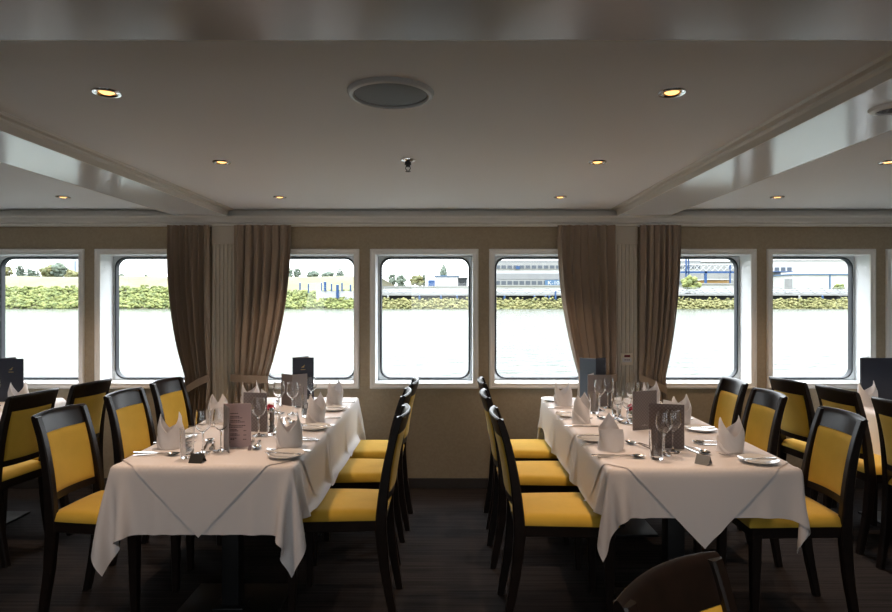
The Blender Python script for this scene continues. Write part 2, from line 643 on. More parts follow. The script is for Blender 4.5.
def curtain(label, xa, xb, tie_x, outer, tie_slope):
    """xa = edge at the pilaster, xb = free edge at the top, outer = free edge at the tie"""
    root = empty('curtain', ((xa + xb) / 2, WALL_Y - 0.12, 0))
    ox, oy = (xa + xb) / 2, WALL_Y - 0.12
    zt, ztie, zb = ZK - 0.002, 0.865, 0.10
    ph = random.uniform(0, 6)
    sgn = 1 if xb > xa else -1

    def width_free(z):
        if z >= ztie:
            t = (zt - z) / (zt - ztie)
            e = t ** 2.2
            return xb + (outer - xb) * e
        t = (ztie - z) / (ztie - zb)
        return outer + (xb - outer) * 0.30 * min(1, t * 1.6)

    def side(off):
        def fn(u, v):
            z = zt + (zb - zt) * v
            fx = width_free(z)
            x = xa + (fx - xa) * u
            squeeze = math.exp(-((z - ztie) / 0.18) ** 2)
            amp = 0.031 * (0.55 + 0.45 * min(1, v * 5)) * (1 - 0.45 * squeeze)
            a = 2 * PI * 6.5 * u + ph + 0.5 * math.sin(3 * u + 2 * z)
            yy = amp * math.sin(a) + 0.007 * math.sin(2.3 * a + 1.0)
            x += 0.006 * math.cos(a) * (1 if 0.02 < u < 0.98 else 0)
            return (x - ox, yy + off + 0.016 * squeeze, z)
        return fn
    MB().slab(side(0), side(0.003), 110, 60).build('curtain_panel', M['curtain'], root, angle=60)

    def tie(off):
        def fn(u, v):
            x = xa - sgn * 0.012 + (outer + sgn * 0.012 - xa) * u
            bulge = -0.034 * math.sin(PI * min(1, 0.12 + 0.88 * u)) - 0.006
            z = ztie + 0.03 - tie_slope * u ** 1.2 - 0.055 * v
            return (x - ox, bulge + off, z)
        return fn
    MB().slab(tie(0.0), tie(0.006), 18, 4).build('tieback', M['curtain'], root, angle=50)
    tag(root, label, 'curtain', 'tied back taupe curtains')
    return root


curtain('taupe curtain left of the left pilaster, tied back', -1.815, -2.12, -1.8, -1.99, 0.10)
curtain('taupe curtain right of the left pilaster, tied back', -1.63, -1.19, -1.63, -1.375, 0.015)
curtain('taupe curtain left of the pilaster with the wall thermostat', 1.243, 0.81, 1.24, 0.975, 0.03)
curtain('taupe curtain right of the pilaster with the wall thermostat', 1.43, 1.735, 1.43, 1.63, 0.10)

# ------------------------------------------------------------------ ceiling fittings


def make_downlight():
    root = empty('recessed_downlight')
    MB().lathe([(0.030, 0.010), (0.030, -0.002), (0.034, -0.006), (0.043, -0.005), (0.0455, -0.001), (0.0455, 0.001)], n=32).build('trim_ring', M['chrome'], root)
    MB().lathe([(0.030, -0.002), (0.026, 0.0), (0.022, -0.0005)], n=28).build('reflector', M['lamp_cup'], root)
    MB().lathe([(0.024, 0.0), (0.018, -0.004), (0.0, -0.006)], n=24).build('bulb', M['bulb'], root)
    l = bpy.data.lights.new('downlight_spot', 'SPOT')
    l.energy = 20
    l.color = (1.0, 0.69, 0.48)
    l.spot_size = math.radians(85)
    l.spot_blend = 0.8
    l.shadow_soft_size = 0.02
    lo = bpy.data.objects.new('downlight_spot', l)
    COL.objects.link(lo)
    lo.parent = root
    lo.location = (0, 0, -0.012)
    return root


dl = Kit(make_downlight)
for x, yy, lab in ((-1.14, 1.975, 'lit ceiling downlight nearest camera, left of the big round speaker'),
                   (-1.14, 2.97, 'lit ceiling downlight left of the sprinkler, second of its row'),
                   (-1.14, 3.98, 'lit ceiling downlight near the cornice, above the left curtains'),
                   (0.737, 1.975, 'lit ceiling downlight nearest camera, right of the big round speaker'),
                   (0.737, 2.97, 'lit ceiling downlight right of the sprinkler, second of its row'),
                   (0.737, 3.98, 'lit ceiling downlight near the cornice, above the right-hand curtains'),
                   (-2.59, 3.98, 'lit downlight in the ceiling panel beyond the left beam'),
                   (2.19, 3.98, 'lit downlight beyond the right beam, close to the cornice'),
                   (2.19, 2.97, 'lit downlight beyond the right beam, cut by the right edge')):
    dl.place((x, yy, ZC), 0, lab, 'downlight', 'recessed ceiling downlights')

for yy, k in ((0.75, 'first'), (-0.30, 'second')):  # unseen lamps continuing both rows, added to warm the cloth fronts
    for x, sd_ in ((-1.14, 'left'), (0.737, 'right')):
        dl.place((x, yy, ZC), 0, 'unseen downlight added for warm light behind the crossbeam, %s of the %s-hand row' % (k, sd_), 'downlight', 'recessed ceiling downlights')

sp = empty('ceiling_speaker', (-0.197, 1.98, ZC))
MB().lathe([(0.120, 0.004), (0.122, -0.004), (0.126, -0.014), (0.136, -0.012), (0.1435, -0.004), (0.1445, 0.001)], n=64).build('speaker_rim', M['speaker_rim'], sp)
MB().lathe([(0.1225, -0.006), (0.10, -0.010), (0.06, -0.012), (0.0, -0.013)], n=48).build('speaker_grille', M['grille'], sp)
tag(sp, 'large round recessed loudspeaker with grey mesh grille in the ceiling', 'speaker')

sk = empty('fire_sprinkler', (-0.207, 2.93, ZC))
MB().lathe([(0.0, 0.001), (0.037, 0.001), (0.036, -0.004), (0.02, -0.010), (0.016, -0.012), (0.0, -0.012)], n=28).build('ceiling_rose', M['chrome'], sk)
MB().lathe([(0.0, -0.011), (0.016, -0.011), (0.016, -0.024), (0.011, -0.026), (0.010, -0.034), (0.0, -0.034)], n=18).build('body', M['black_metal'], sk)
m = MB()
for s in (-1, 1):
    m.tube([(s * 0.009, 0, -0.032), (s * 0.012, 0, -0.042), (s * 0.006, 0, -0.052), (0, 0, -0.056)], 0.0022, 8)
m.lathe([(0.0, -0.055), (0.013, -0.056), (0.013, -0.058), (0.0, -0.060)], n=16)
m.build('deflector', M['black_metal'], sk)
tag(sk, 'small pendent fire sprinkler with chrome rose hanging from the ceiling', 'sprinkler')

sd = empty('beam_loudspeaker', (1.462, 1.97, ZB))
MB().lathe([(0.040, -0.004), (0.044, -0.012), (0.060, -0.008), (0.066, 0.001)], n=40).build('rim', M['casing'], sd)
MB().lathe([(0.0, -0.003), (0.041, -0.003), (0.041, -0.006), (0.0, -0.006)], n=32).build('face', M['grille'], sd)
m = MB()
for k in range(7):
    a = k * 2 * PI / 6
    r = 0 if k == 6 else 0.022
    m.lathe([(0.0, -0.0068), (0.0075, -0.0068), (0.0075, -0.006), (0.0, -0.006)], n=12, mtx=Matrix.Translation((r * math.cos(a), r * math.sin(a), 0)))
m.build('vent_holes', M['dark_hole'], sd)
tag(sd, 'small white round vent fitting under the right ceiling beam', 'ceiling vent')

# thermostat on the right pilaster
th = empty('thermostat', (1.343, WALL_Y - 0.055, 1.0))
MB().box(-0.045, 0.045, -0.024, 0.0, -0.045, 0.045, bevel=0.004).build('housing', M['cream_plastic'], th)
MB().box(-0.021, 0.024, -0.0262, -0.023, 0.016, 0.034, bevel=0.001).build('display', M['red_display'], th)
MB().box(-0.035, 0.036, -0.0256, -0.023, -0.022, 0.010, bevel=0.001).build('keypad', M['keypad'], th)
for k in (-1, 0, 1):
    MB().lathe([(0.0, 0.002), (0.004, 0.002), (0.005, 0.0)], n=12, mtx=Matrix.Translation((k * 0.015, -0.0254, -0.004)) @ Matrix.Rotation(PI / 2, 4, 'X')).build('button', M['dark_hole'], th)
tag(th, 'cream wall thermostat with red display on the right pilaster', 'thermostat')

# ------------------------------------------------------------------ chairs
# local: the sitter faces +x, origin on the floor under the seat centre
BACK = [(-0.262, 0.0), (-0.222, 0.22), (-0.203, 0.42), (-0.214, 0.56), (-0.234, 0.70), (-0.262, 0.83), (-0.293, 0.925)]


def back_x(z):
    for (xa, za), (xb, zb) in zip(BACK[:-1], BACK[1:]):
        if z <= zb:
            t = (z - za) / (zb - za)
            return xa + (xb - xa) * t
    return BACK[-1][0]


_bz = [b[1] for b in BACK]
_fit = np.polyfit(_bz[2:], [b[0] for b in BACK][2:], 3)


def bxs(z):
    return float(np.polyval(_fit, z)) if z > 0.42 else back_x(z)


BHW = 0.148   # half spacing of the posts


def make_chair():
    root = empty('dining_chair')
    # seat frame
    fr = MB()
    t = [(-0.215, -0.166), (0.215, -0.188), (0.215, 0.188), (-0.215, 0.166)]
    fr.prism(t, 0.405, 0.458, bevel=0.004)
    fr.build('seat_frame', M['wood'], root)

    # cushion
    def top(u, v):
        x = -0.222 + 0.45 * u
        hw = 0.170 + (0.195 - 0.170) * u
        yy = (v * 2 - 1) * hw
        e = min(1.0, min(u, 1 - u, v, 1 - v) * 9)
        e = math.sqrt(1 - (1 - e) ** 2)
        d = 0.010 * (1 - (2 * v - 1) ** 2) * math.sin(PI * min(1, u * 1.0 + 0.1))
        return (x, yy, 0.464 + 0.032 * e + d)

    def bot(u, v):
        x = -0.222 + 0.45 * u
        hw = 0.170 + (0.195 - 0.170) * u
        return (x, (v * 2 - 1) * hw, 0.456)
    MB().slab(top, bot, 26, 26).build('seat', M['yellow'], root, angle=60)
    zs = [0.0, 0.08, 0.16, 0.24, 0.32, 0.40, 0.45, 0.50, 0.56, 0.62, 0.68, 0.74, 0.80, 0.85, 0.895, 0.920]
    for s in (-1, 1):
        pts = [(bxs(z) if z > 0.42 else back_x(z), s * (BHW + 0.012 * max(0, 1 - abs(z - 0.42) / 0.42)), z) for z in zs]
        wx = [0.016 + 0.010 * min(1, z / 0.4) if z < 0.42 else 0.026 - 0.011 * (z - 0.42) / 0.52 for z in zs]
        MB().sweep_rect(pts, wx, 0.0175, 0.005).build('leg', M['wood'], root)
    for s in (-1, 1):
        pts = [(0.190 + 0.012 * (0.4 - z), s * (0.166), z) for z in (0.0, 0.1, 0.2, 0.3, 0.42)]
        MB().sweep_rect(pts, [0.014, 0.016, 0.018, 0.020, 0.022], [0.014, 0.016, 0.018, 0.020, 0.022], 0.004).build('leg', M['wood'], root)

    def bow(yy):
        return 0.026 * (1 - (yy / (BHW + 0.018)) ** 2)

    def sheet(z0, z1, hw, toff, arch=0.0, pillow=0.0, rounded=False):
        def fn(u, v):
            yy = (v * 2 - 1) * hw
            z = z0 + (z1 - z0) * u + (arch * (1 - (yy / hw) ** 2)) * u
            e = min(1.0, min(u, 1 - u, v, 1 - v) * 8)
            p = pillow * math.sqrt(1 - (1 - e) ** 2)
            to = toff
            if rounded and u > 0.72:
                to = toff * math.sqrt(max(0.02, 1 - ((u - 0.72) / 0.28) ** 2))
            return (bxs(min(z, 0.95)) - bow(yy) + to + math.copysign(p, toff), yy, z)
        return fn
    MB().slab(sheet(0.840, 0.927, BHW + 0.018, 0.013, 0.005, 0, True), sheet(0.840, 0.927, BHW + 0.018, -0.013, 0.005, 0, True), 20, 26).build('top_rail', M['wood'], root, angle=40)
    MB().slab(sheet(0.535, 0.568, BHW - 0.012, 0.011), sheet(0.535, 0.568, BHW - 0.012, -0.011), 4, 22).build('lower_rail', M['wood'], root, angle=40)
    MB().slab(sheet(0.566, 0.843, BHW - 0.012, 0.009, 0, 0.010), sheet(0.566, 0.843, BHW - 0.012, -0.009, 0, 0.006), 22, 22).build('back_panel', M['yellow'], root, angle=60)
    return root


chairs = Kit(make_chair)
G_L, G_R = 'chairs at the left dining table', 'chairs at the right dining table'
CH = [
    # x, y, facing deg, label, group
    (-1.575, 2.82, -5, 'yellow and dark wood chair, nearest on left side of left front table', G_L),
    (-1.575, 3.38, -5, 'yellow and dark wood chair, middle one on left side of left front table', G_L),
    (-1.568, 3.86, -7, 'yellow and dark wood chair by the left curtain, farthest on left side of left table', G_L),
    (-0.517, 2.85, 180, 'yellow and dark wood chair, nearest on right side of left front table', G_L),
    (-0.548, 3.42, 180, 'yellow and dark wood chair, middle one on right side of left front table', G_L),
    (-0.53, 3.90, 180, 'yellow and dark wood chair, nearest the window on right side of left table', G_L),
    (0.512, 2.79, 0, 'yellow and dark wood chair, nearest on left side of right front table', G_R),
    (0.495, 3.37, 0, 'yellow and dark wood chair, middle one on left side of right front table', G_R),
    (0.508, 3.92, 0, 'yellow and dark wood chair, nearest the window on left side of right table', G_R),
    (1.536, 2.78, 179, 'yellow and dark wood chair, nearest on right side of right front table', G_R),
    (1.53, 3.39, 181, 'yellow and dark wood chair, middle one on right side of right front table', G_R),
    (1.572, 3.9, 180, 'yellow and dark wood chair, nearest the window on right side of right table', G_R),
    (-2.652, 3.42, 172, 'yellow and dark wood chair at left edge, pushed to the far left table', 'chairs at the far left table'),
    (-2.585, 3.86, 172, 'yellow and dark wood chair at far left table, nearer the window', 'chairs at the far left table'),
    (2.515, 3.97, 8, 'yellow and dark wood chair at far right table, nearest the window', 'chairs at the far right table'),
    (2.59, 3.57, 5, 'yellow and dark wood chair at far right table, middle of three', 'chairs at the far right table'),
    (2.6, 3.09, 5, 'yellow and dark wood chair cut off by the right edge, at far right table', 'chairs at the far right table'),
    (0.602, 0.905, -52.0, 'dark wood chair in the foreground, only its curved top rail in view', None),
]
for x, yy, a, lab, g in CH:
    chairs.place((x, yy, 0), math.radians(a), lab, 'chair', g)

# ------------------------------------------------------------------ tables and cloths
ZT = 0.755     # wooden top
TL = (-1.41, -0.645, 2.457, 4.21)
TR = (0.645, 1.438, 2.417, 4.20)


def make_table(rect):
    x0, x1, y0, y1 = rect
    cx = (x0 + x1) / 2
    root = empty('dining_table', (cx, (y0 + y1) / 2, 0))
    hx, hy = (x1 - x0) / 2, (y1 - y0) / 2
    MB().box(-hx + 0.014, hx - 0.014, -hy + 0.014, hy - 0.014, ZT - 0.032, ZT - 0.002, bevel=0.006).build('tabletop', M['wood'], root)
    for s in (-1, 1):
        yy = s * (hy - 0.36)
        MB().box(-0.04, 0.04, yy - 0.04, yy + 0.04, 0.02, ZT - 0.05, bevel=0.005).build('column', M['black_metal'], root)
        m = MB().box(-0.235, 0.235, yy - 0.20, yy + 0.20, 0.0, 0.014, bevel=0.004)
        m.box(-0.07, 0.07, yy - 0.07, yy + 0.07, 0.014, 0.024, bevel=0.003)
        m.build('foot_plate', M['black_metal'], root)
        MB().box(-0.22, 0.22, yy - 0.10, yy + 0.10, ZT - 0.05, ZT - 0.032, bevel=0.003).build('bearer', M['black_metal'], root)
    return root


def cubic_up(A):
    """Catmull-Rom doubling along both axes"""
    def up(a):
        p = np.concatenate([2 * a[:1] - a[1:2], a, 2 * a[-1:] - a[-2:-1]])
        mid = (-p[:-3] + 9 * p[1:-2] + 9 * p[2:-1] - p[3:]) / 16
        out = np.zeros((2 * len(a) - 1,) + a.shape[1:])
        out[0::2] = a
        out[1::2] = mid
        return out
    return up(up(A).swapaxes(0, 1)).swapaxes(0, 1)


def drape(rect, ov, seats, seed, steps=220):
    """hang a cloth over the table top: position based dynamics on a grid"""
    r = np.random.default_rng(seed)
    x0, x1, y0, y1 = rect
    h = 0.026
    nx = int(round((x1 - x0 + 2 * ov) / h)) + 1
    ny = int(round((y1 - y0 + 2 * ov) / h)) + 1
    U = np.linspace(x0 - ov, x1 + ov, nx)
    V = np.linspace(y0 - ov, y1 + ov, ny)
    hx, hy = U[1] - U[0], V[1] - V[0]
    uu, vv = np.meshgrid(U, V, indexing='ij')
    qx, qy = np.clip(uu, x0, x1), np.clip(vv, y0, y1)
    dx, dy = uu - qx, vv - qy
    d = np.sqrt(dx * dx + dy * dy)
    P = np.stack([qx + dx * 0.75, qy + dy * 0.75, ZT + 0.005 - d * 0.66], -1)
    k = np.arange(max(nx, ny))
    wob = lambda c: sum(a * np.sin(c * f + p) for a, f, p in zip(r.uniform(.3, 1, 6), r.uniform(4, 22, 6), r.uniform(0, 6, 6)))
    P[..., 0] += np.sign(dx) * np.abs(dx) * 0.10 * wob(vv)
    P[..., 1] += np.sign(dy) * np.abs(dy) * 0.05 * wob(uu)
    inset = 0.002
    pin = (uu > x0 + inset) & (uu < x1 - inset) & (vv > y0 + inset) & (vv < y1 - inset)
    W = np.where(pin, 0.0, 1.0)
    cons = []

    def add(ax, step, rest, start, stride):
        idx = np.arange(start, (nx if ax == 0 else ny) - step, stride)
        return idx
    groups = []
    for s in (0, 1):
        groups.append(((slice(s, nx - 1, 2), slice(None)), (slice(s + 1, nx, 2), slice(None)), hx, 1.0))
        groups.append(((slice(None), slice(s, ny - 1, 2)), (slice(None), slice(s + 1, ny, 2)), hy, 1.0))
    dg = math.hypot(hx, hy)
    for s in (0, 1):
        groups.append(((slice(s, nx - 1, 2), slice(0, ny - 1)), (slice(s + 1, nx, 2), slice(1, ny)), dg, 0.10))
        groups.append(((slice(s, nx - 1, 2), slice(1, ny)), (slice(s + 1, nx, 2), slice(0, ny - 1)), dg, 0.10))
    for s in (0, 1, 2, 3):
        groups.append(((slice(s, nx - 2, 4), slice(None)), (slice(s + 2, nx, 4), slice(None)), 2 * hx, 0.025))
        groups.append(((slice(None), slice(s, ny - 2, 4)), (slice(None), slice(s + 2, ny, 4)), 2 * hy, 0.025))
    gr = []
    for a, b, L, st in groups:
        na = P[b].shape
        a = (slice(a[0].start, a[0].stop, a[0].step), slice(a[1].start, a[1].stop, a[1].step))
        A, B = P[a], P[b]
        n0, n1 = min(A.shape[0], B.shape[0]), min(A.shape[1], B.shape[1])
        gr.append((a, b, n0, n1, L, st))
    Vel = np.zeros_like(P)
    dt = 1 / 60
    eps = 0.003
    bx0, bx1, by0, by1, bz = x0 - eps, x1 + eps, y0 - eps, y1 + eps, ZT + 0.005
    for it in range(steps):
        Vel[..., 2] -= 9.8 * dt
        old = P.copy()
        P = P + Vel * dt * W[..., None]
        for k in range(14):
            for a, b, n0, n1, L, st in gr:
                A, B = P[a][:n0, :n1], P[b][:n0, :n1]
                wa, wb = W[a][:n0, :n1], W[b][:n0, :n1]
                D = B - A
                ln = np.sqrt((D * D).sum(-1)) + 1e-9
                ws = wa + wb
                c = np.where(ws > 0, (ln - L) / ln / np.maximum(ws, 1e-6), 0)
                if L > 1.5 * max(hx, hy):          # bending: resist folding only
                    c = np.where(ln < L, c, 0)
                c = c * st
                A += D * (c * wa)[..., None]
                B -= D * (c * wb)[..., None]
            # table block
            X, Y, Z = P[..., 0], P[..., 1], P[..., 2]
            ins = (X > bx0) & (X < bx1) & (Y > by0) & (Y < by1) & (Z < bz) & (W > 0)
            if ins.any():
                pen = np.stack([X - bx0, bx1 - X, Y - by0, by1 - Y, bz - Z], -1)
                kk = pen.argmin(-1)
                P[..., 0] = np.where(ins & (kk == 0), bx0, np.where(ins & (kk == 1), bx1, X))
                P[..., 1] = np.where(ins & (kk == 2), by0, np.where(ins & (kk == 3), by1, Y))
                P[..., 2] = np.where(ins & (kk == 4), bz, Z)
            for sx0, sx1, sy0, sy1, sz in seats:
                X, Y, Z = P[..., 0], P[..., 1], P[..., 2]
                ins = (X > sx0) & (X < sx1) & (Y > sy0) & (Y < sy1) & (Z < sz) & (Z > 0.3)
                P[..., 2] = np.where(ins, sz, Z)
        Vel = (P - old) / dt * 0.95
        for sx0, sx1, sy0, sy1, sz in seats:
            ins = (P[..., 0] > sx0) & (P[..., 0] < sx1) & (P[..., 1] > sy0) & (P[..., 1] < sy1) & (P[..., 2] < sz + 0.004)
            Vel[ins] *= 0.4
    return U, V, P


def seats_for(side):
    out = []
    for x, yy, a, lab, g in CH:
        if g == side:
            out.append((x - 0.24, x + 0.24, yy - 0.205, yy + 0.205, 0.510))
    return out


class Cloth:
    def __init__(self, rect, ov, seats, seed):
        self.rect, self.ov = rect, ov
        U, V, P = drape(rect, ov, seats, seed)
        self.P = cubic_up(P)
        self.U = np.linspace(U[0], U[-1], self.P.shape[0])
        self.V = np.linspace(V[0], V[-1], self.P.shape[1])
        du = np.gradient(self.P, axis=0)
        dv = np.gradient(self.P, axis=1)
        n = np.cross(du, dv)
        self.N = n / (np.linalg.norm(n, axis=-1, keepdims=True) + 1e-9)

    def at(self, u, v, off):
        fu = (u - self.U[0]) / (self.U[1] - self.U[0])
        fv = (v - self.V[0]) / (self.V[1] - self.V[0])
        fu = min(max(fu, 0), len(self.U) - 1.001)
        fv = min(max(fv, 0), len(self.V) - 1.001)
        i, j = int(fu), int(fv)
        a, b = fu - i, fv - j
        def L(A):
            return (A[i, j] * (1 - a) + A[i + 1, j] * a) * (1 - b) + (A[i, j + 1] * (1 - a) + A[i + 1, j + 1] * a) * b
        return L(self.P) + L(self.N) * off

    def main(self, near, far, left, right):
        x0, x1, y0, y1 = self.rect
        ua, ub, va, vb = x0 - left, x1 + right, y0 - near, y1 + far
        nu, nv = 90, 160
        def fn(u, v):
            vv = va + (vb - va) * v
            # the sides hang a little lower between the corners
            k = 0.065 * min(1.0, max(0.0, min(vv - y0, y1 - vv) / 0.22))
            return self.at(ua - k + (ub - ua + 2 * k) * u, vv, 0)
        return MB().grid(fn, nu, nv)

    def diamond(self, cx, cyy, R, off):
        n = 62
        def fn(u, v):
            p, q = (u * 2 - 1), (v * 2 - 1)
            return self.at(cx + (p - q) * R / 2, cyy + (p + q) * R / 2, off)
        return MB().grid(fn, n, n)


def finish_cloth(o, thick=0.0012):
    return o


ov_spec = {}
ZCL = ZT + 0.005


def dress(rect, seats, seed, tname, near, far, left, right, tip, R):
    cl = Cloth(rect, 0.335, seats, seed)
    x0, x1, y0, y1 = rect
    o = cl.main(near, far, left, right).build('tablecloth', M['cloth'], None, angle=180)
    finish_cloth(o)
    tag(o, 'white tablecloth draped over the %s front table, beneath the square overcloths' % tname, 'tablecloth', 'white tablecloths')
    cx = (x0 + x1) / 2
    spec = []
    for k, nm in enumerate(('nearest the camera', 'in the middle', 'nearest the window')):
        cyy = y0 - tip + R + 0.555 * k
        if k == 2:
            cyy = min(cyy, y1 + 0.30 - R)
        off = 0.0014 * (3 - k)
        d = cl.diamond(cx + 0.01 * (k - 1), cyy, R, off).build('overcloth', M['napperon'], None, angle=180)
        finish_cloth(d)
        tag(d, 'white square overcloth laid cornerwise on the %s front table, %s' % (tname, nm), 'overcloth', 'square overcloths')
        spec.append((cx + 0.01 * (k - 1), cyy, R, off + 0.0010))
    ov_spec[tname] = spec
    return cl


tabL = make_table(TL)
tag(tabL, 'dining table on black pedestals under white cloth, left of the aisle', 'dining table')
tabR = make_table(TR)
tag(tabR, 'dining table on black pedestals under white cloth, right of the aisle', 'dining table')
clL = dress(TL, seats_for(G_L), 3, 'left', 0.262, 0.25, 0.180, 0.205, 0.272, 0.645)
clR = dress(TR, seats_for(G_R), 5, 'right', 0.180, 0.20, 0.170, 0.150, 0.300, 0.635)


def top_z(tname, x, yy, r=0.0):
    z = ZCL + 0.0012
    for cx, cyy, R, off in ov_spec.get(tname, ()):
        if abs(x - cx) + abs(yy - cyy) < R + r:
            z = max(z, ZCL + off)
    return z


# neighbouring tables at the picture's edges
FL = (-3.48, -2.70, 2.45, 4.21)
FR = (2.62, 3.40, 2.45, 4.21)
for rect, nm in ((FL, 'far left'), (FR, 'far right')):
    t = make_table(rect)
    tag(t, 'dining table under white cloth at the %s, cut by the picture edge' % nm, 'dining table')
    cl = Cloth(rect, 0.29, [], 21 if nm == 'far left' else 22)
    o = cl.main(0.27, 0.25, 0.28, 0.28).build('tablecloth', M['cloth'], None, angle=180)
    finish_cloth(o)
    tag(o, 'white tablecloth hanging from the %s table' % nm, 'tablecloth', 'white tablecloths')

# ------------------------------------------------------------------ tableware


def make_napkin(variant):
    def mk():
        m = MB()
        if variant == 0:      # two peaks
            keys = [(0.0, 0.055), (0.173, 0.158), (0.26, 0.112), (0.346, 0.074), (0.43, 0.116), (0.519, 0.166), (0.60, 0.125), (0.69, 0.094), (0.865, 0.055), (1.0, 0.006)]
            turn = 1.444
            th0 = PI / 2
        else:                 # one tall peak behind a rolled front
            keys = [(0.0, 0.060), (0.15, 0.085), (0.30, 0.162), (0.42, 0.115), (0.55, 0.092), (0.70, 0.105), (0.85, 0.098), (1.0, 0.070)]
            turn = 1.2
            th0 = -0.9

        def H(t):
            for (a, ha), (b, hb) in zip(keys[:-1], keys[1:]):
                if t <= b:
                    s = (t - a) / (b - a)
                    return ha + (hb - ha) * s
            return keys[-1][1]

        def surf(off):
            def fn(t, v):
                th = 2 * PI * turn * t + th0
                hgt = H(t)
                z = hgt * v
                r = 0.049 + 0.0045 * t + off
                taper = 1 - 0.06 * v - (0.42 * max(0, (z - 0.095) / 0.065)) * 0.5
                flare = 0.004 * math.sin(3 * th + 5 * v)
                return ((r * 1.08 * taper + flare) * math.cos(th), (r * 0.92 * taper + flare) * math.sin(th), z)
            return fn
        m.slab(surf(0.0), surf(0.0026), 90, 14)
        o = m.build('folded_napkin', M['napkin'], None, angle=50)
        return o
    return mk


napA, napB = Kit(make_napkin(0)), Kit(make_napkin(1))


def make_plate():
    return MB().lathe([(0.0, 0.004), (0.045, 0.004), (0.052, 0.006), (0.077, 0.014), (0.080, 0.0155), (0.080, 0.013), (0.055, 0.003), (0.046, 0.0), (0.0, 0.0)], n=48).build('bread_plate', M['porcelain'])


def flat_outline(top_pts):
    return top_pts + [(x, -y) for x, y in reversed(top_pts) if True]


def make_knife(L=0.215):
    k = L / 0.215
    root = empty('table_knife')
    hd = [(-0.107, 0.004), (-0.103, 0.0075), (-0.06, 0.008), (-0.02, 0.0058), (-0.004, 0.005)]
    MB().prism([(x * k, y) for x, y in hd] + [(x * k, -y) for x, y in reversed(hd)], 0.0, 0.0055, bevel=0.0012).build('handle', M['steel'], root)
    bl = [(-0.006, -0.005), (0.0, -0.009), (0.06, -0.0105), (0.095, -0.008), (0.107, 0.001), (0.104, 0.0055), (0.06, 0.0065), (-0.006, 0.0055)]
    MB().prism([(x * k, y) for x, y in bl], 0.002, 0.0035).build('blade', M['steel'], root, angle=20)
    return root


def zc(x):
    """arched profile of forks and spoons"""
    return 0.003 + 0.010 * max(0, math.cos((x - 0.035) / 0.085 * PI / 2)) if abs(x - 0.035) < 0.085 else 0.003


def strip(pts, thick, m):
    """pts: (x, half width, z) swept flat strip"""
    def a(u, v):
        f = u * (len(pts) - 1)
        i = min(int(f), len(pts) - 2)
        t = f - i
        x = pts[i][0] * (1 - t) + pts[i + 1][0] * t
        w = pts[i][1] * (1 - t) + pts[i + 1][1] * t
        z = pts[i][2] * (1 - t) + pts[i + 1][2] * t
        return x, w, z

    def top(u, v):
        x, w, z = a(u, v)
        return (x, (2 * v - 1) * w, z + thick)

    def bot(u, v):
        x, w, z = a(u, v)
        return (x, (2 * v - 1) * w, z)
    m.slab(top, bot, len(pts) * 2, 3)


def make_fork():
    root = empty('table_fork')
    m = MB()
    strip([(-0.10, 0.004, 0.0), (-0.097, 0.0075, 0.0), (-0.07, 0.0075, 0.002), (-0.02, 0.0035, 0.006), (0.02, 0.003, 0.012), (0.045, 0.0045, 0.009)], 0.002, m)
    m.build('handle', M['steel'], root)
    m = MB()
    strip([(0.044, 0.0045, 0.009), (0.052, 0.011, 0.0065), (0.063, 0.0125, 0.003)], 0.0018, m)
    for k in range(4):
        yk = (k - 1.5) * 0.0072
        mm = MB()
        strip([(0.0625, 0.0021, 0.003), (0.085, 0.0018, 0.003), (0.103, 0.001, 0.008)], 0.0016, mm)
        mm.bm.transform(Matrix.Translation((0, yk, 0)))
        m.merge(mm.bm)
    m.build('tines', M['steel'], root)
    return root


def make_spoon():
    root = empty('table_spoon')
    m = MB()
    strip([(-0.10, 0.004, 0.0), (-0.097, 0.0075, 0.0), (-0.07, 0.0075, 0.002), (-0.02, 0.0035, 0.006), (0.02, 0.003, 0.012), (0.046, 0.004, 0.0105)], 0.002, m)
    m.build('handle', M['steel'], root)

    def bowl(off):
        def fn(u, v):
            r = v
            a = 2 * PI * u
            x = 0.073 + 0.029 * r * math.cos(a) * (1 + 0.08 * math.cos(a))
            yy = 0.0195 * r * math.sin(a)
            return (x, yy, 0.0016 + 0.009 * r ** 2.2 + off)
        return fn
    m = MB()
    m.grid(bowl(0.0), 28, 8, wrap_u=True)
    m.grid(bowl(0.0014), 28, 8, wrap_u=True)
    m.build('bowl', M['steel'], root, angle=60)
    return root


def make_butter_knife():
    r = make_knife(0.165)
    r.name = 'butter_knife'
    return r


plates, knives, forks, spoons, bknives = Kit(make_plate), Kit(make_knife), Kit(make_fork), Kit(make_spoon), Kit(make_butter_knife)


def wine_glass(h=0.19, rb=0.0355, rim=0.029):
    def mk():
        root = empty('wine_glass')
        bz = h - 0.098
        foot = [(0.0, 0.0), (0.031, 0.0), (0.0325, 0.0012), (0.030, 0.0026), (0.015, 0.0048), (0.006, 0.009), (0.0038, 0.016), (0.0034, bz * 0.55), (0.0040, bz - 0.008), (0.0065, bz), (0.0, bz)]
        MB().lathe(foot, 28).build('stem', M['glass'], root, angle=60)
        o = [(0.0, bz - 0.0005), (0.007, bz), (0.017, bz + 0.007), (0.028, bz + 0.020), (rb - 0.001, bz + 0.036), (rb, bz + 0.046), (rb - 0.0012, bz + 0.062), (rim + 0.0025, bz + 0.082), (rim, h)]
        t = 0.0013
        i = [(rim - t * 0.8, h), (rim + 0.0025 - t, bz + 0.082), (rb - 0.0012 - t, bz + 0.062), (rb - t, bz + 0.046), (rb - 0.001 - t, bz + 0.036), (0.027, bz + 0.0212), (0.016, bz + 0.009), (0.006, bz + 0.0032), (0.0, bz + 0.0028)]
        MB().lathe(o + i, 32).build('bowl', M['glass'], root, angle=60)
        return root
    return mk


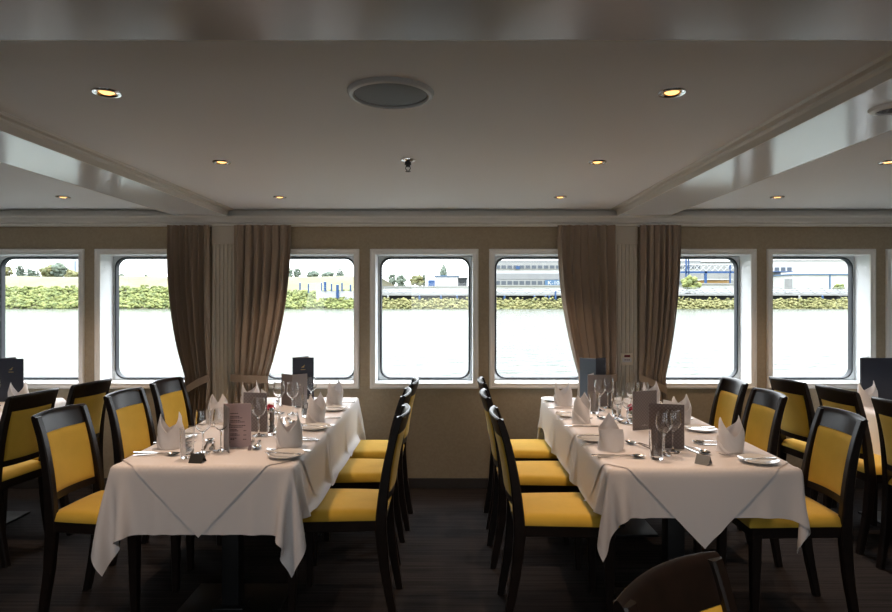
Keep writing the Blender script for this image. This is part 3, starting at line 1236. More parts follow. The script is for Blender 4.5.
def make_tumbler():
    h = 0.128
    p = [(0.0, 0.0), (0.0245, 0.0), (0.026, 0.0015), (0.0285, 0.06), (0.0305, h), (0.0293, h), (0.0272, 0.06), (0.0245, 0.012), (0.02, 0.009), (0.0, 0.009)]
    return MB().lathe(p, 32).build('water_tumbler', M['glass'], None, angle=50)


glassA, glassB, tumblers = Kit(wine_glass(0.19)), Kit(wine_glass(0.178, 0.033, 0.0265)), Kit(make_tumbler)

SEAT = {0: 'nearest', 1: 'middle', 2: 'farthest'}
SKIP = set()


def place_setting(tname, side, k, x_n, yy, variant, nap_rot, dessert=True):
    f = 1 if side == 'left' else -1
    where = '%s table, %s place on its %s side' % (tname, SEAT[k], side)
    key = (tname, side, k)

    def tz(x, y_, r=0.04):
        return top_z(tname, x, y_, r)
    kit = napB if variant else napA
    kit.place((x_n, yy, tz(x_n, yy, 0.05)), nap_rot, 'white folded napkin, %s' % where, 'napkin', 'folded napkins')
    rz = 0 if f > 0 else PI
    j = lambda a: random.uniform(-a, a)
    px, py = x_n - f * 0.035, yy + f * 0.175
    pz = tz(px, py, 0.08)
    if key + ('plate',) not in SKIP:
        plates.place((px, py, pz), 0, 'white bread plate, %s' % where, 'plate', 'bread plates')
        bk = bknives.place((px + f * 0.01, py + f * 0.02, pz + 0.0160), rz + j(0.2), 'butter knife on the bread plate, %s' % where, 'knife', 'butter knives')
    if key + ('fork',) not in SKIP:
        fx, fy = x_n - f * 0.02, yy + f * 0.077
        forks.place((fx, fy, tz(fx, fy)), rz + j(0.06), 'dinner fork beside the napkin, %s' % where, 'fork', 'dinner forks')
    if key + ('knife',) not in SKIP:
        kx, ky = x_n - f * 0.01, yy - f * 0.115
        knives.place((kx, ky, tz(kx, ky)), rz + j(0.06), 'dinner knife beside the napkin, %s' % where, 'knife', 'dinner knives')
        kx, ky = x_n + f * 0.005, yy - f * 0.150
        if k == 0:
            spoons.place((kx, ky, tz(kx, ky)), rz + j(0.06), 'soup spoon beside the knife, %s' % where, 'spoon', 'soup spoons')
    if key + ('dessert',) not in SKIP:
        dx, dy = x_n + f * 0.155, yy + 0.03
        spoons.place((dx, dy, tz(dx, dy)), PI / 2 * f + 0.35 + j(0.15), 'dessert spoon beyond the napkin, %s' % where, 'spoon', 'dessert spoons')
        dx2 = dx + f * 0.032
        forks.place((dx2, dy - 0.01, tz(dx2, dy)), -PI / 2 * f + 0.35 + j(0.15), 'dessert fork beyond the napkin, %s' % where, 'fork', 'dessert forks')


YL = [2.77, 3.33, 3.87]
YR = [2.71, 3.32, 3.87]
for k in range(3):
    place_setting('left', 'left', k, -1.30, YL[k], 0, (0.1, -0.5, 0.3)[k])
    place_setting('left', 'right', k, -0.752, YL[k] + 0.01, 0, (0.15, 1.1, 1.0)[k])
    place_setting('right', 'left', k, 0.738, YR[k] + 0.02, (1, 0, 0)[k], (0.2, 0.9, 0.0)[k])
    place_setting('right', 'right', k, (1.268, 1.28, 1.30)[k], YR[k] - 0.02, (0, 0, 0)[k], (0.0, 0.3, 0.2)[k])

# glasses: (table, kit, x, y, label)
GL = [
    ('left', 'A', -1.105, 2.66, 'wine glass second from left at the near end of the left table'),
    ('left', 'A', -1.040, 2.70, 'wine glass overlapping the open pink menu on the left table'),
    ('left', 'A', -0.965, 3.00, 'wine glass just right of the open pink menu on the left table'),
    ('left', 'A', -0.945, 3.57, 'wine glass in front of the lit-toned menu half at window end, left table'),
    ('left', 'A', -1.035, 3.60, 'wine glass left of the lit-toned menu half, beside another glass, left table'),
    ('left', 'B', -1.045, 3.93, 'wine glass before the shade-toned menu half at window end, left table'),
    ('left', 'B', -0.915, 3.93, 'wine glass in front of the dark folder on the left table'),
    ('left', 'T', -1.140, 2.58, 'water tumbler nearest the small dark number sign, left table'),
    ('left', 'T', -0.900, 3.02, 'water tumbler beside the grey dotted menu on the left table'),
    ('left', 'T', -0.965, 3.80, 'water tumbler below the dark folder on the left table'),
    ('left', 'T', -0.845, 3.50, 'water tumbler behind the middle right napkin on the left table'),
    ('right', 'A', 0.945, 2.625, 'wine glass in front of the brown dotted menu, left one of the pair'),
    ('right', 'A', 1.003, 2.675, 'wine glass in front of the brown dotted menu, right one of the pair'),
    ('right', 'A', 0.930, 3.69, 'wine glass left one of two before the far dotted menu, right table'),
    ('right', 'A', 1.005, 3.78, 'wine glass right one of two before the far dotted menu, right table'),
    ('right', 'B', 0.962, 3.42, 'wine glass leftmost of the cluster behind the grey dotted menu, right table'),
    ('right', 'B', 0.985, 3.30, 'wine glass touching left edge of the grey dotted menu, right table'),
    ('right', 'A', 1.090, 3.56, 'wine glass rising behind the grey dotted menu, beside the red rose'),
    ('right', 'A', 1.160, 3.58, 'wine glass behind the top right of the grey dotted menu, right table'),
    ('right', 'T', 0.890, 2.56, 'water tumbler nearest the camera on the right table'),
    ('right', 'T', 0.875, 3.60, 'water tumbler left of the far dotted menu on the right table'),
    ('right', 'T', 0.985, 3.52, 'water tumbler among the wine glasses by the rose, right table'),
]
for tn, kd, x, yy, lab in GL:
    kit = {'A': glassA, 'B': glassB, 'T': tumblers}[kd]
    kit.place((x, yy, top_z(tn, x, yy, 0.03) + 0.0012), random.uniform(0, 3), lab, 'tumbler' if kd == 'T' else 'wine glass', 'water tumblers' if kd == 'T' else 'wine glasses')


# ------------------------------------------------------------------ menus and folders
def panel_mtx(ax, ay, bx, by):
    """local x runs from a to b, z up, y to the left of that direction"""
    d = Vector((bx - ax, by - ay, 0))
    L = d.length
    d.normalize()
    nrm = Vector((-d.y, d.x, 0))
    m = Matrix(((d.x, nrm.x, 0, ax), (d.y, nrm.y, 0, ay), (0, 0, 1, 0), (0, 0, 0, 1)))
    return m, L


def booklet(name, label, cat, tname, spine, left_end, right_end, h, mats, group=None, z=None, thick=0.0016, mark=None, text=None, inside=None, names=('left_cover', 'right_cover')):
    """a folded card standing on its edges; points are (x, y) in the room"""
    z = top_z(tname, spine[0], spine[1], 0.1) if z is None else z
    root = empty(name, (spine[0], spine[1], z))
    objs = []
    for nm, end, mt in ((names[0], left_end, mats[0]), (names[1], right_end, mats[1])):
        mtx, L = panel_mtx(0, 0, end[0] - spine[0], end[1] - spine[1])
        p = MB().box(0, L, -thick / 2, thick / 2, 0, h, bevel=thick * 0.3, segs=1).build(nm, mt, root, smooth=False)
        p.matrix_local = mtx
        objs.append((p, L))
    if inside is not None:      # paper lining on the inner faces
        for (p, L), other in zip(objs, (right_end, left_end)):
            dirn = p.matrix_local.col[1]
            s = 1 if dirn[0] * (other[0] - spine[0]) + dirn[1] * (other[1] - spine[1]) > 0 else -1
            MB().box(0.002, L - 0.002, min(s * thick * 0.55, s * thick * 1.0), max(s * thick * 0.55, s * thick * 1.0), 0.002, h - 0.002).build('lining', inside, p, smooth=False)
    return tag(root, label, cat, group), objs


def face_box(parent, name, material, x0, x1, z0, z1, side, thick, depth=0.0004):
    y0 = side * thick / 2
    return MB().box(x0, x1, min(y0, y0 + side * depth), max(y0, y0 + side * depth), z0, z1).build(name, material, parent, smooth=False)


# open pink menu, left table: spine far left, cover towards the camera, text leaf to the right
rt, ob = booklet('menu_card', 'open menu card with rose page of text on the left table', 'menu', 'left', (-1.052, 2.765), (-0.985, 2.652), (-0.928, 2.775), 0.203,
                 (M['menu_grey'], M['pink_paper']), 'menu cards')
leaf, L = ob[1]
m = MB()
rows = [(0.155, [(0.03, 0.065)]), (0.141, [(0.03, 0.072)]), (0.134, [(0.03, 0.085)]), (0.122, [(0.03, 0.075)]), (0.115, [(0.03, 0.095)]), (0.105, [(0.012, 0.035)]),
        (0.098, [(0.012, 0.10)]), (0.091, [(0.012, 0.085)]), (0.080, [(0.03, 0.062)]), (0.074, [(0.03, 0.068), (0.09, 0.103)]), (0.060, [(0.03, 0.062)]),
        (0.054, [(0.03, 0.072), (0.09, 0.103)]), (0.040, [(0.03, 0.058)]), (0.034, [(0.03, 0.050), (0.088, 0.105)]), (0.022, [(0.012, 0.03)])]
for zz, segs in rows:
    for a, b in segs:
        x = a
        while x < b - 0.002:
            wl = random.uniform(0.004, 0.009)
            m.box(x, min(x + wl, b), -0.0012, -0.0007, zz, zz + 0.0034)
            x += wl + 0.0016
m.build('printed_text', M['ink'], leaf, smooth=False)

booklet('menu_card', 'grey dotted menu card standing right of the open pink menu', 'menu', 'left', (-0.950, 3.085), (-1.078, 3.105), (-1.02, 3.215), 0.203,
        (M['menu_grey'], M['paper']), 'menu cards', names=('front_cover', 'rear_cover'))
rt, ob = booklet('menu_card', 'menu card with shaded and lit halves painted in, below the dark folder', 'menu', 'left', (-1.015, 3.83), (-1.105, 3.90), (-0.935, 3.895), 0.205,
                 (M['menu_brown'], mat('lit_half_cover', (0.36, 0.34, 0.35), 0.5)), 'menu cards')  # lit half coloured paler, shaded half darker; one cover turned two ways
p, L = ob[1]
m = MB()
m.box(L * 0.42, L * 0.60, -0.0013, -0.0008, 0.118, 0.121)
m.lathe([(0.0, 0.0005), (0.007, 0.0005), (0.007, 0.0)], n=12, mtx=Matrix.Translation((L * 0.5, -0.0008, 0.135)) @ Matrix.Rotation(PI / 2, 4, 'X'))
m.build('printed_emblem', M['silver_ink'], p, smooth=False)

rt, ob = booklet('menu_card', 'brown dotted menu card standing behind the two near wine glasses', 'menu', 'right', (1.074, 2.725), (0.925, 2.765), (1.03, 2.875), 0.205,
                 (M['menu_brown'], M['paper']), 'menu cards', names=('front_cover', 'rear_cover'))
rt, ob = booklet('menu_card', 'grey dotted menu card standing in the middle of the right table', 'menu', 'right', (0.958, 3.12), (1.100, 3.165), (1.01, 3.26), 0.205,
                 (M['menu_grey'], M['paper']), 'menu cards', names=('front_cover', 'rear_cover'))
p, L = ob[0]
m = MB()
for k in range(5):
    m.box(0.055 + k * 0.008, 0.060 + k * 0.008, -0.0013, -0.0008, 0.022, 0.0245 + (0.003 if k == 2 else 0))
m.build('printed_emblem', M['silver_ink'], p, smooth=False)
booklet('menu_card', 'grey dotted menu card below the blue folder at the window', 'menu', 'right', (0.884, 3.82), (1.040, 3.83), (0.95, 3.93), 0.205,
        (M['menu_grey'], M['paper']), 'menu cards', names=('front_cover', 'rear_cover'))


def emblem(p, xc, zc_, side, s=1.0):
    """small gold bird-like sweep above an unreadable line of letters"""
    t = 0.003
    m = MB()
    sw = [(-0.014, 0.0), (-0.004, 0.006), (0.010, 0.018), (0.014, 0.019), (0.004, 0.006), (0.012, 0.004), (0.004, 0.001), (-0.004, 0.0)]
    mt = Matrix(((1, 0, 0, xc), (0, 0, side, side * t), (0, 1, 0, zc_), (0, 0, 0, 1)))
    m.prism([(a * s, b * s) for a, b in sw], 0.0, 0.0005, mtx=mt)
    for k in range(6):
        x = xc + (-0.016 + k * 0.0055) * s
        m.box(x, x + 0.004 * s, min(side * t, side * (t + 0.0005)), max(side * t, side * (t + 0.0005)), zc_ - 0.016 * s, zc_ - (0.011 if k % 2 else 0.012) * s)
    m.build('gold_emblem', M['gold'], p, smooth=False)


TH = 0.006
# left table folder: front cover faces the room
rt, ob = booklet('wine_list_folder', 'dark navy folder with gold emblem standing at window end of left table', 'folder', 'left', (-1.085, 4.10), (-0.940, 4.105), (-1.00, 4.205), 0.292,
                 (M['folder'], M['folder']), 'dark folders', thick=TH, inside=M['paper'], names=('front_cover', 'rear_cover'))
emblem(ob[0][0], 0.072, 0.222, -1)
rt, ob = booklet('wine_list_folder', 'navy folder with one cover painted as lit, open by the thermostat pilaster, right table', 'folder', 'right', (0.988, 4.03), (0.892, 4.085), (1.070, 4.09), 0.292,
                 (M['folder_lit'], M['folder']), 'dark folders', thick=TH, names=('left_cover', 'right_cover'))
emblem(ob[1][0], 0.055, 0.14, -1, 0.8)
ztab = ZCL + 0.0012
rt, ob = booklet('wine_list_folder', 'dark navy folder with gold emblem standing at the left edge', 'folder', 'far left', (-3.12, 4.02), (-2.890, 4.03), (-3.02, 4.14), 0.292,
                 (M['folder'], M['folder']), 'dark folders', thick=TH, inside=M['paper'], names=('front_cover', 'rear_cover'), z=ztab)
emblem(ob[0][0], 0.150, 0.215, -1)
rt, ob = booklet('wine_list_folder', 'plain dark navy folder standing on the far right table', 'folder', 'far right', (2.815, 4.08), (3.065, 4.07), (2.95, 4.19), 0.292,
                 (M['folder'], M['folder']), 'dark folders', thick=TH, inside=M['paper'], names=('front_cover', 'rear_cover'), z=ztab)

napA.place((-2.80, 3.86, ztab), 0.2, 'white folded napkin on the far left table before its folder', 'napkin', 'folded napkins')
napA.place((2.72, 3.88, ztab), -0.3, 'white folded napkin on the far right table before its folder', 'napkin', 'folded napkins')
glassA.place((-2.955, 3.86, ztab), 0, 'wine glass on the far left table, cut by left edge', 'wine glass', 'wine glasses')


def text_mesh(body, size, extrude, material):
    fc = bpy.data.curves.new('lettering', 'FONT')
    fc.body = body
    fc.size = size
    fc.align_x = 'CENTER'
    fc.extrude = extrude
    ft = bpy.data.objects.new('lettering_source', fc)
    COL.objects.link(ft)
    tm = bpy.data.meshes.new_from_object(ft.evaluated_get(bpy.context.evaluated_depsgraph_get()))
    bpy.data.objects.remove(ft)
    tm.materials.clear()
    tm.materials.append(material)
    return tm


# small number signs
def make_sign(material, digits, ink):
    def mk():
        root = empty('table_number_sign')
        w_, h_, d_ = 0.058, 0.036, 0.022
        t = 0.0018
        out = [(-d_, 0), (-d_ + 0.003, 0), (0, h_ - 0.004), (d_ - 0.003, 0), (d_, 0), (0, h_)]
        m = Matrix(((0, 0, 1, -w_ / 2), (1, 0, 0, 0), (0, 1, 0, 0), (0, 0, 0, 1)))
        MB().prism(out, 0, w_, mtx=m).build('tent_plate', material, root, smooth=False)
        nm = bpy.data.objects.new('digits', text_mesh(digits, 0.030, 0.0003, ink))
        COL.objects.link(nm)
        nm.parent = root
        nm.location = (0, -d_ + 0.0075, 0.0092)
        nm.rotation_euler = (math.atan2(h_, d_), 0, 0)
        return root
    return mk


s1 = make_sign(M['sign_dark'], '20', mat('worn_digit_paint', (0.075, 0.07, 0.06), 0.5))()
s1.location = (-1.068, 2.515, top_z('left', -1.068, 2.515))
s1.rotation_euler = (0, 0, -0.12)
tag(s1, 'small dark tent-shaped number sign at near edge of left table', 'table sign')
s2 = make_sign(M['sign_grey'], '22', mat('dark_digit_paint', (0.03, 0.03, 0.035), 0.5))()
s2.location = (1.060, 2.487, top_z('right', 1.06, 2.487))
s2.rotation_euler = (0, 0, -0.80)
tag(s2, 'small silver tent-shaped number sign at near edge of right table', 'table sign')


# rose in a glass jar, salt and pepper
def make_rose():
    root = empty('rose_jar')
    MB().lathe([(0.0, 0.0), (0.029, 0.0), (0.032, 0.003), (0.032, 0.048), (0.029, 0.05), (0.0298, 0.046), (0.0295, 0.006), (0.0, 0.005)], 24).build('jar', M['glass'], root)
    m = MB()
    for k in range(16):
        a = k * 2.4
        r = 0.006 + 0.0012 * k
        m.blob((r * math.cos(a), r * math.sin(a), 0.078 - 0.001 * k + 0.004 * math.sin(k)), 0.011, 2, 0.12, 0.9)
    m.build('rose_bloom', M['rose'], root)
    m = MB()
    for k in range(9):
        a = k * 0.7
        m.blob((0.020 * math.cos(a), 0.020 * math.sin(a), 0.040 + 0.010 * (k % 2)), 0.009, 1, 0.3, 0.6)
    m.tube([(0, 0, 0.008), (0.004, 0, 0.04), (0, 0, 0.072)], 0.003, 8)
    m.build('leaves', M['leaf'], root)
    return root


roses = Kit(make_rose)
roses.place((-1.03, 3.40, top_z('left', -1.03, 3.40)), 0, 'red rose in a small jar on the left table', 'flower jar', 'rose jars')
roses.place((1.045, 3.41, top_z('right', 1.045, 3.41)), 0, 'red rose in a small jar behind grey menu on right table', 'flower jar', 'rose jars')


def make_shaker(fill):
    def mk():
        root = empty('shaker')
        MB().lathe([(0.0, 0.0), (0.017, 0.0), (0.018, 0.002), (0.016, 0.06), (0.0, 0.06)], 20).build('jar', fill, root)
        MB().lathe([(0.0165, 0.058), (0.017, 0.070), (0.012, 0.080), (0.0, 0.082)], 20).build('cap', M['steel'], root)
        return root
    return mk


pep = make_shaker(M['pepper'])()
pep.name = 'pepper_shaker'
pep.location = (-1.000, 3.33, top_z('left', -1.0, 3.33))
tag(pep, 'pepper shaker with steel cap next to the rose, left table', 'shaker')

# ------------------------------------------------------------------ river and far shore
ZW = -1.6


def P(px, yy, Y):
    return ((px - 450) * Y / F, Y, EYE + (300 - yy) * Y / F)


wm = mat('river_water', (0.045, 0.058, 0.050), 0.10, spec=0.07)
nt = wm.node_tree
b = nt.nodes['Principled BSDF']
tc = nt.nodes.new('ShaderNodeTexCoord')
mp = nt.nodes.new('ShaderNodeMapping')
mp.inputs['Scale'].default_value = (0.5, 1.0, 1.0)
nz = nt.nodes.new('ShaderNodeTexNoise')
nz.inputs['Scale'].default_value = 1.6
nz.inputs['Detail'].default_value = 6
bp = nt.nodes.new('ShaderNodeBump')
bp.inputs['Strength'].default_value = 0.5
bp.inputs['Distance'].default_value = 0.30
nt.links.new(tc.outputs['Object'], mp.inputs['Vector'])
nt.links.new(mp.outputs['Vector'], nz.inputs['Vector'])
nt.links.new(nz.outputs['Fac'], bp.inputs['Height'])
nt.links.new(bp.outputs['Normal'], b.inputs['Normal'])
structure(MB().box(-500, 500, 5.2, 216, ZW - 0.5, ZW).build('river', wm, smooth=False))

E = {}
E['grass'] = mat('dry_grass', (0.125, 0.110, 0.060), 0.9, var=(0.12, (0.098, 0.096, 0.042)), bump=(0.8, 0.6, 0.5))
E['bush'] = mat('bush_leaves', (0.082, 0.105, 0.030), 0.9, var=(0.5, (0.185, 0.20, 0.058)), bump=(2.0, 0.9, 0.8))
E['bank'] = mat('bank_grass', (0.115, 0.118, 0.038), 0.9, var=(0.4, (0.180, 0.165, 0.060)), bump=(2.0, 0.8, 0.6))
E['tree'] = mat('tree_leaves', (0.080, 0.104, 0.082), 0.9, var=(0.4, (0.115, 0.138, 0.10)), bump=(1.2, 0.9, 0.8))
E['autumn'] = mat('yellowing_leaves', (0.145, 0.130, 0.050), 0.9, var=(0.4, (0.100, 0.110, 0.050)), bump=(1.2, 0.9, 0.8))
E['bark'] = mat('bark', (0.06, 0.05, 0.04), 0.9)
E['white'] = mat('white_cladding', (0.34, 0.345, 0.35), 0.7, spec=0.2, var=(0.3, (0.32, 0.325, 0.33)))
E['grey'] = mat('grey_cladding', (0.15, 0.155, 0.163), 0.7, spec=0.2, var=(0.3, (0.165, 0.17, 0.175)))
E['glass'] = mat('far_windows', (0.055, 0.065, 0.08), 0.5, spec=0.2)
E['blue'] = mat('blue_steel', (0.018, 0.05, 0.13), 0.5, spec=0.2)
E['lblue'] = mat('light_blue_sign', (0.05, 0.10, 0.175), 0.5, spec=0.2)
E['concrete'] = mat('concrete', (0.205, 0.208, 0.205), 0.8, spec=0.2, var=(0.5, (0.18, 0.183, 0.182)))
E['dark'] = mat('quay_shade_and_annex', (0.018, 0.022, 0.025), 0.8)
E['orange'] = mat('orange_paint', (0.20, 0.12, 0.045), 0.6, spec=0.2)
E['pipe'] = mat('pipe_grey', (0.20, 0.205, 0.20), 0.5, spec=0.2)
E['textw'] = mat('white_lettering', (0.42, 0.42, 0.42), 0.5, spec=0.2)


# levee on the left and lower land behind the quay
def land(name, x0, x1, prof, material):
    nx = 60
    def fn(u, v):
        f = v * (len(prof) - 1)
        i = min(int(f), len(prof) - 2)
        t = f - i
        yy = prof[i][0] * (1 - t) + prof[i + 1][0] * t
        z = prof[i][1] * (1 - t) + prof[i + 1][1] * t
        x = x0 + (x1 - x0) * u
        return (x, yy, z + 0.25 * math.sin(x * 0.13) * min(1, v * 3))
    m = MB().grid(fn, nx, 24)
    return structure(m.build(name, material, angle=180))


XS = P(366, 0, 215)[0]
land('riverbank', -420, XS, [(205, ZW - 0.4), (209, -0.6), (222, 5.2), (240, 11.0), (262, 11.2), (420, 6.0)], E['grass'])
land('riverbank', XS, 420, [(205, ZW - 0.4), (208, -0.9), (213, 0.8), (221, 1.6), (226, 3.5), (300, 3.5), (420, 3.6)], E['bank'])


def bush_mass(name, label, px0, px1, Y0, Y1, y_low, y_high, material, count, r0, r1, group=None):
    m = MB()
    for k in range(count):
        px = random.uniform(px0, px1)
        t = random.random()
        Y = Y0 + (Y1 - Y0) * t
        yy = y_low + (y_high - y_low) * t + random.uniform(-2.0, 1.0)
        c = P(px, yy, Y)
        r = random.uniform(r0, r1)
        m.blob((c[0], c[1], c[2] - r * 0.4), r, 1, 0.5, 0.75)
    o = m.build(name, material, None, angle=180)
    return tag(o, label, 'bushes', None, 'stuff')


bush_mass('riverside_bushes', 'green bushes covering the far bank, left half of the view', -30, 205, 206, 222, 307, 287, E['bush'], 2600, 0.35, 0.95)
bush_mass('riverside_bushes', 'green bushes on the far bank seen between the left curtain and next window', 205, 368, 206, 220, 308, 291, E['bush'], 2000, 0.3, 0.85)
bush_mass('riverside_weeds', 'yellow green weeds along the far bank below the quay', 368, 930, 205.5, 212, 308.5, 299, E['bank'], 3200, 0.25, 0.65)


def tree(label, px, y_base, y_top, w_px, Y, material, shape='round', name='far_tree'):
    x, yy, z0 = P(px, y_base, Y)
    z1 = P(px, y_top, Y)[2]
    w_ = w_px * Y / F / 2
    root = empty(name, (x, yy, z0 - 1.0))
    h = z1 - z0 + 1.0
    MB().tube([(0, 0, min(0, 3.0 - z0) if Y > 263 else -1.0), (0.1, 0, h * 0.3), (0, 0, h * 0.7)], [0.22, 0.16, 0.06], 8).build('trunk', E['bark'], root)
    m = MB()
    if shape == 'round':
        for k in range(60):
            a, t = random.uniform(0, 2 * PI), random.random()
            zz = h * (0.22 + 0.70 * t)
            rr = w_ * math.sqrt(max(0, 1 - ((t - 0.45) / 0.62) ** 2)) * random.uniform(0.2, 0.95)
            m.blob((rr * math.cos(a), rr * math.sin(a), zz), w_ * random.uniform(0.22, 0.38), 1, 0.3)
    elif shape == 'column':
        for k in range(30):
            t = k / 29
            a = k * 2.4
            rr = w_ * 0.55 * math.sin(PI * min(1, 0.15 + t * 0.85))
            m.blob((rr * math.cos(a), rr * math.sin(a), h * (0.12 + 0.84 * t)), w_ * (0.62 - 0.35 * t), 1, 0.3, 1.4)
    else:   # conifer tiers
        for k in range(9):
            t = k / 8
            r = w_ * (1 - t) + 0.15
            for q in range(7):
                a = q * 0.9 + k
                m.blob((r * 0.65 * math.cos(a), r * 0.65 * math.sin(a), h * (0.15 + 0.80 * t)), max(0.25, r * 0.42), 1, 0.3, 0.6)
    m.build('crown', material, root, angle=180)
    tag(root, label, 'tree', 'trees beyond the river')


YT = 262
for px, yb, yt, wp, mt, sh, lab in (
        (6, 277, 267, 9, 'autumn', 'round', 'pale shrubby tree at the left edge of leftmost window'),
        (19.5, 277, 266, 6, 'tree', 'round', 'green tree left of the slim conifers in the leftmost window'),
        (23, 277, 264.5, 5, 'tree', 'conifer', 'slim conifer, first of three in the leftmost window'),
        (28, 277, 264.5, 6, 'tree', 'conifer', 'slim conifer, second of three in the leftmost window'),
        (37, 277, 265, 5.5, 'tree', 'conifer', 'slim conifer, third of three in the leftmost window'),
        (32, 277, 270, 6, 'tree', 'round', 'low bushy tree between the conifers in the leftmost window'),
        (50, 277, 267, 13, 'autumn', 'round', 'broad yellowing tree on the levee in the leftmost window'),
        (59, 277, 263.5, 12, 'tree', 'round', 'tall dark green tree behind the yellowing one, leftmost window'),
        (72, 277, 271, 10, 'autumn', 'round', 'low yellowish tree by the pale tower, leftmost window'),
        (122, 277.5, 274.5, 4, 'tree', 'round', 'tiny tree left on the levee in the second window'),
        (146, 277.5, 275, 3, 'tree', 'round', 'tiny tree mid levee in the second window'),
        (290, 277.5, 268, 6, 'tree', 'round', 'tree beside the curtain edge on the levee, third window'),
        (297, 277.5, 269, 6, 'tree', 'round', 'leaning tree on the levee, second in third window'),
        (313, 277.5, 272, 9, 'tree', 'round', 'low rounded tree mid levee in the third window'),
        (328, 277.5, 273, 9, 'tree', 'round', 'low broad tree left of the lone conifer, third window'),
        (340, 277.5, 264.5, 8, 'tree', 'conifer', 'lone dark conifer on the levee in the third window')):
    tree(lab, px, yb + 0.6, yt - 0.8, wp * 1.25, YT, E[mt], sh)
for px, yb, yt, wp, mt, sh, lab in (
        (392, 287, 273, 6, 'tree', 'round', 'green tree at left of the centre window'),
        (401, 287, 275, 8, 'tree', 'round', 'rounded green tree in the centre window beside a pale pole'),
        (417, 285, 276, 11, 'autumn', 'round', 'broad yellow green tree in the middle of centre window'),
        (424, 285, 271, 3, 'tree', 'column', 'thin poplar in the centre window'),
        (443.5, 277, 265, 6, 'tree', 'column', 'poplar rising behind the white shed, centre window')):
    tree(lab, px, yb, yt, wp * 1.3, 330, E[mt], sh)
tree('leafy tree beside the blue steel frame, right-hand curtain window', 690, 293, 277, 18, 226, E['bush'], 'round')
tree('small yellow green tree by the quay, right window', 839, 291, 284, 10, 226, E['bush'], 'round')

# pale tower in the leftmost window
tw = empty('tower_block', P(77, 277, 420))
MB().box(-1.6, 1.6, -3, 3, -13, P(0, 258, 420)[2] - P(0, 277, 420)[2]).build('wall', E['white'], tw, smooth=False)
MB().box(0.2, 0.9, -3.05, -2.9, -3, 11).build('window_strip', E['lblue'], tw, smooth=False)
tag(tw, 'pale tower block behind the trees in the leftmost window', 'building')

# white landing stage and blue posts in the third window
x0, Y0, z0 = P(317, 297, 214)
x1, _, z1 = P(362, 291, 214)
q = MB().box(x0, x1, Y0 - 1, Y0 + 4, z0 - 1.2, z1, bevel=0.05)
tag(q.build('landing_stage', E['white'], None, smooth=False), 'white landing stage on the far bank, third window', 'landing stage')
for px, ya, yb_, lab in ((300, 283, 290, 'first'), (308.5, 284, 293, 'second'), (321.5, 283, 291, 'third'), (325, 282, 291, 'fourth, thickest'), (331.5, 284, 291, 'fifth'),
                   (337.5, 285, 298, 'sixth, longest'), (342, 283, 291, 'seventh'), (350.5, 285, 291, 'eighth')):
    a = P(px, yb_, 212.5)
    bz = P(px, ya, 212.5)[2]
    r = 0.5 if 'thick' in lab or 'longest' in lab else 0.28
    o = MB().lathe([(0.0, 0.0), (r, 0.0), (r, bz - a[2]), (0.0, bz - a[2] + 0.2)], 10).build('mooring_post', E['blue'])
    o.location = a
    tag(o, 'blue mooring post on the far bank, %s from the left' % lab, 'post', 'blue mooring posts')

# quay with a deck, painted shade below it and pipe rack (W4 to the right)
qx0, qx1 = P(376, 0, 216)[0], P(960, 0, 216)[0]
zd0, zd1 = P(0, 295.5, 216)[2], P(0, 293.6, 216)[2]
qr = empty('quay', (0, 216, 0))
MB().box(qx0, qx1, 0, 8, zd0, zd1).build('deck', E['concrete'], qr, smooth=False)
MB().box(qx0, qx1, 3.5, 7, 0.5, zd0).build('underside_shade', E['dark'], qr, smooth=False)  # dark box standing in for the shade under the deck
tag(qr, 'long concrete quay with painted shade beneath its deck across the far bank', 'quay')
rr = empty('pipe_bridge', (0, 217, 0))
za, zb = zd1, P(0, 288, 217)[2]
m = MB()
x = qx0
L = 5.0
while x < qx1:
    m.tube([(x, 0, za), (x + L / 2, 0, zb), (x + L, 0, za)], 0.13, 6)
    x += L
m.box(qx0, qx1, -0.15, 0.15, zb - 0.12, zb + 0.12)
m.build('truss', E['pipe'], rr, smooth=False)
m = MB()
for k, zz in enumerate((za + 0.5, za + 1.2)):
    m.tube([(qx0, 0.8 + 0.5 * k, zz), (qx1, 0.8 + 0.5 * k, zz)], 0.28, 8)
m.build('pipes', E['white'], rr)
tag(rr, 'pale truss carrying pipes along the far quay', 'pipe bridge')
for px, lab in ((388, 'first'), (419.5, 'second'), (441, 'third'), (457, 'fourth'), (504.5, 'fifth'), (534.5, 'sixth'), (545.5, 'seventh'), (549.5, 'eighth'), (555.5, 'ninth, taller'), (564, 'tenth, taller'), (799.5, 'eleventh'), (822.5, 'twelfth')):
    ya = 291.5 if 'taller' in lab else 295.8
    a = P(px, 299.5, 214)
    bz = P(px, ya, 214)[2]
    o = MB().lathe([(0.0, 0.0), (0.33, 0.0), (0.33, bz - a[2]), (0.0, bz - a[2] + 0.15)], 10).build('quay_post', E['blue'] if lab not in ('eleventh', 'first') else E['pipe'])
    o.location = a
    tag(o, 'post in front of the far quay, %s from the left' % lab, 'post', 'quay posts')

# white shed with blue roof line (centre window)
def shed(label, px0, px1, y0, y1, Y, wallm, roofm, depth=20, base_drop=6):
    a = P(px0, y1, Y)
    b_ = P(px1, y0, Y)
    root = empty('warehouse', (a[0], Y, a[2]))
    w_, h_ = b_[0] - a[0], b_[2] - a[2]
    MB().box(0, w_, 0, depth, -base_drop, h_).build('wall', wallm, root, smooth=False)
    MB().box(-0.6, w_ + 0.6, -0.6, depth + 0.6, h_, h_ + 0.5).build('roof', roofm, root, smooth=False)
    tag(root, label, 'building')
    return root, w_, h_


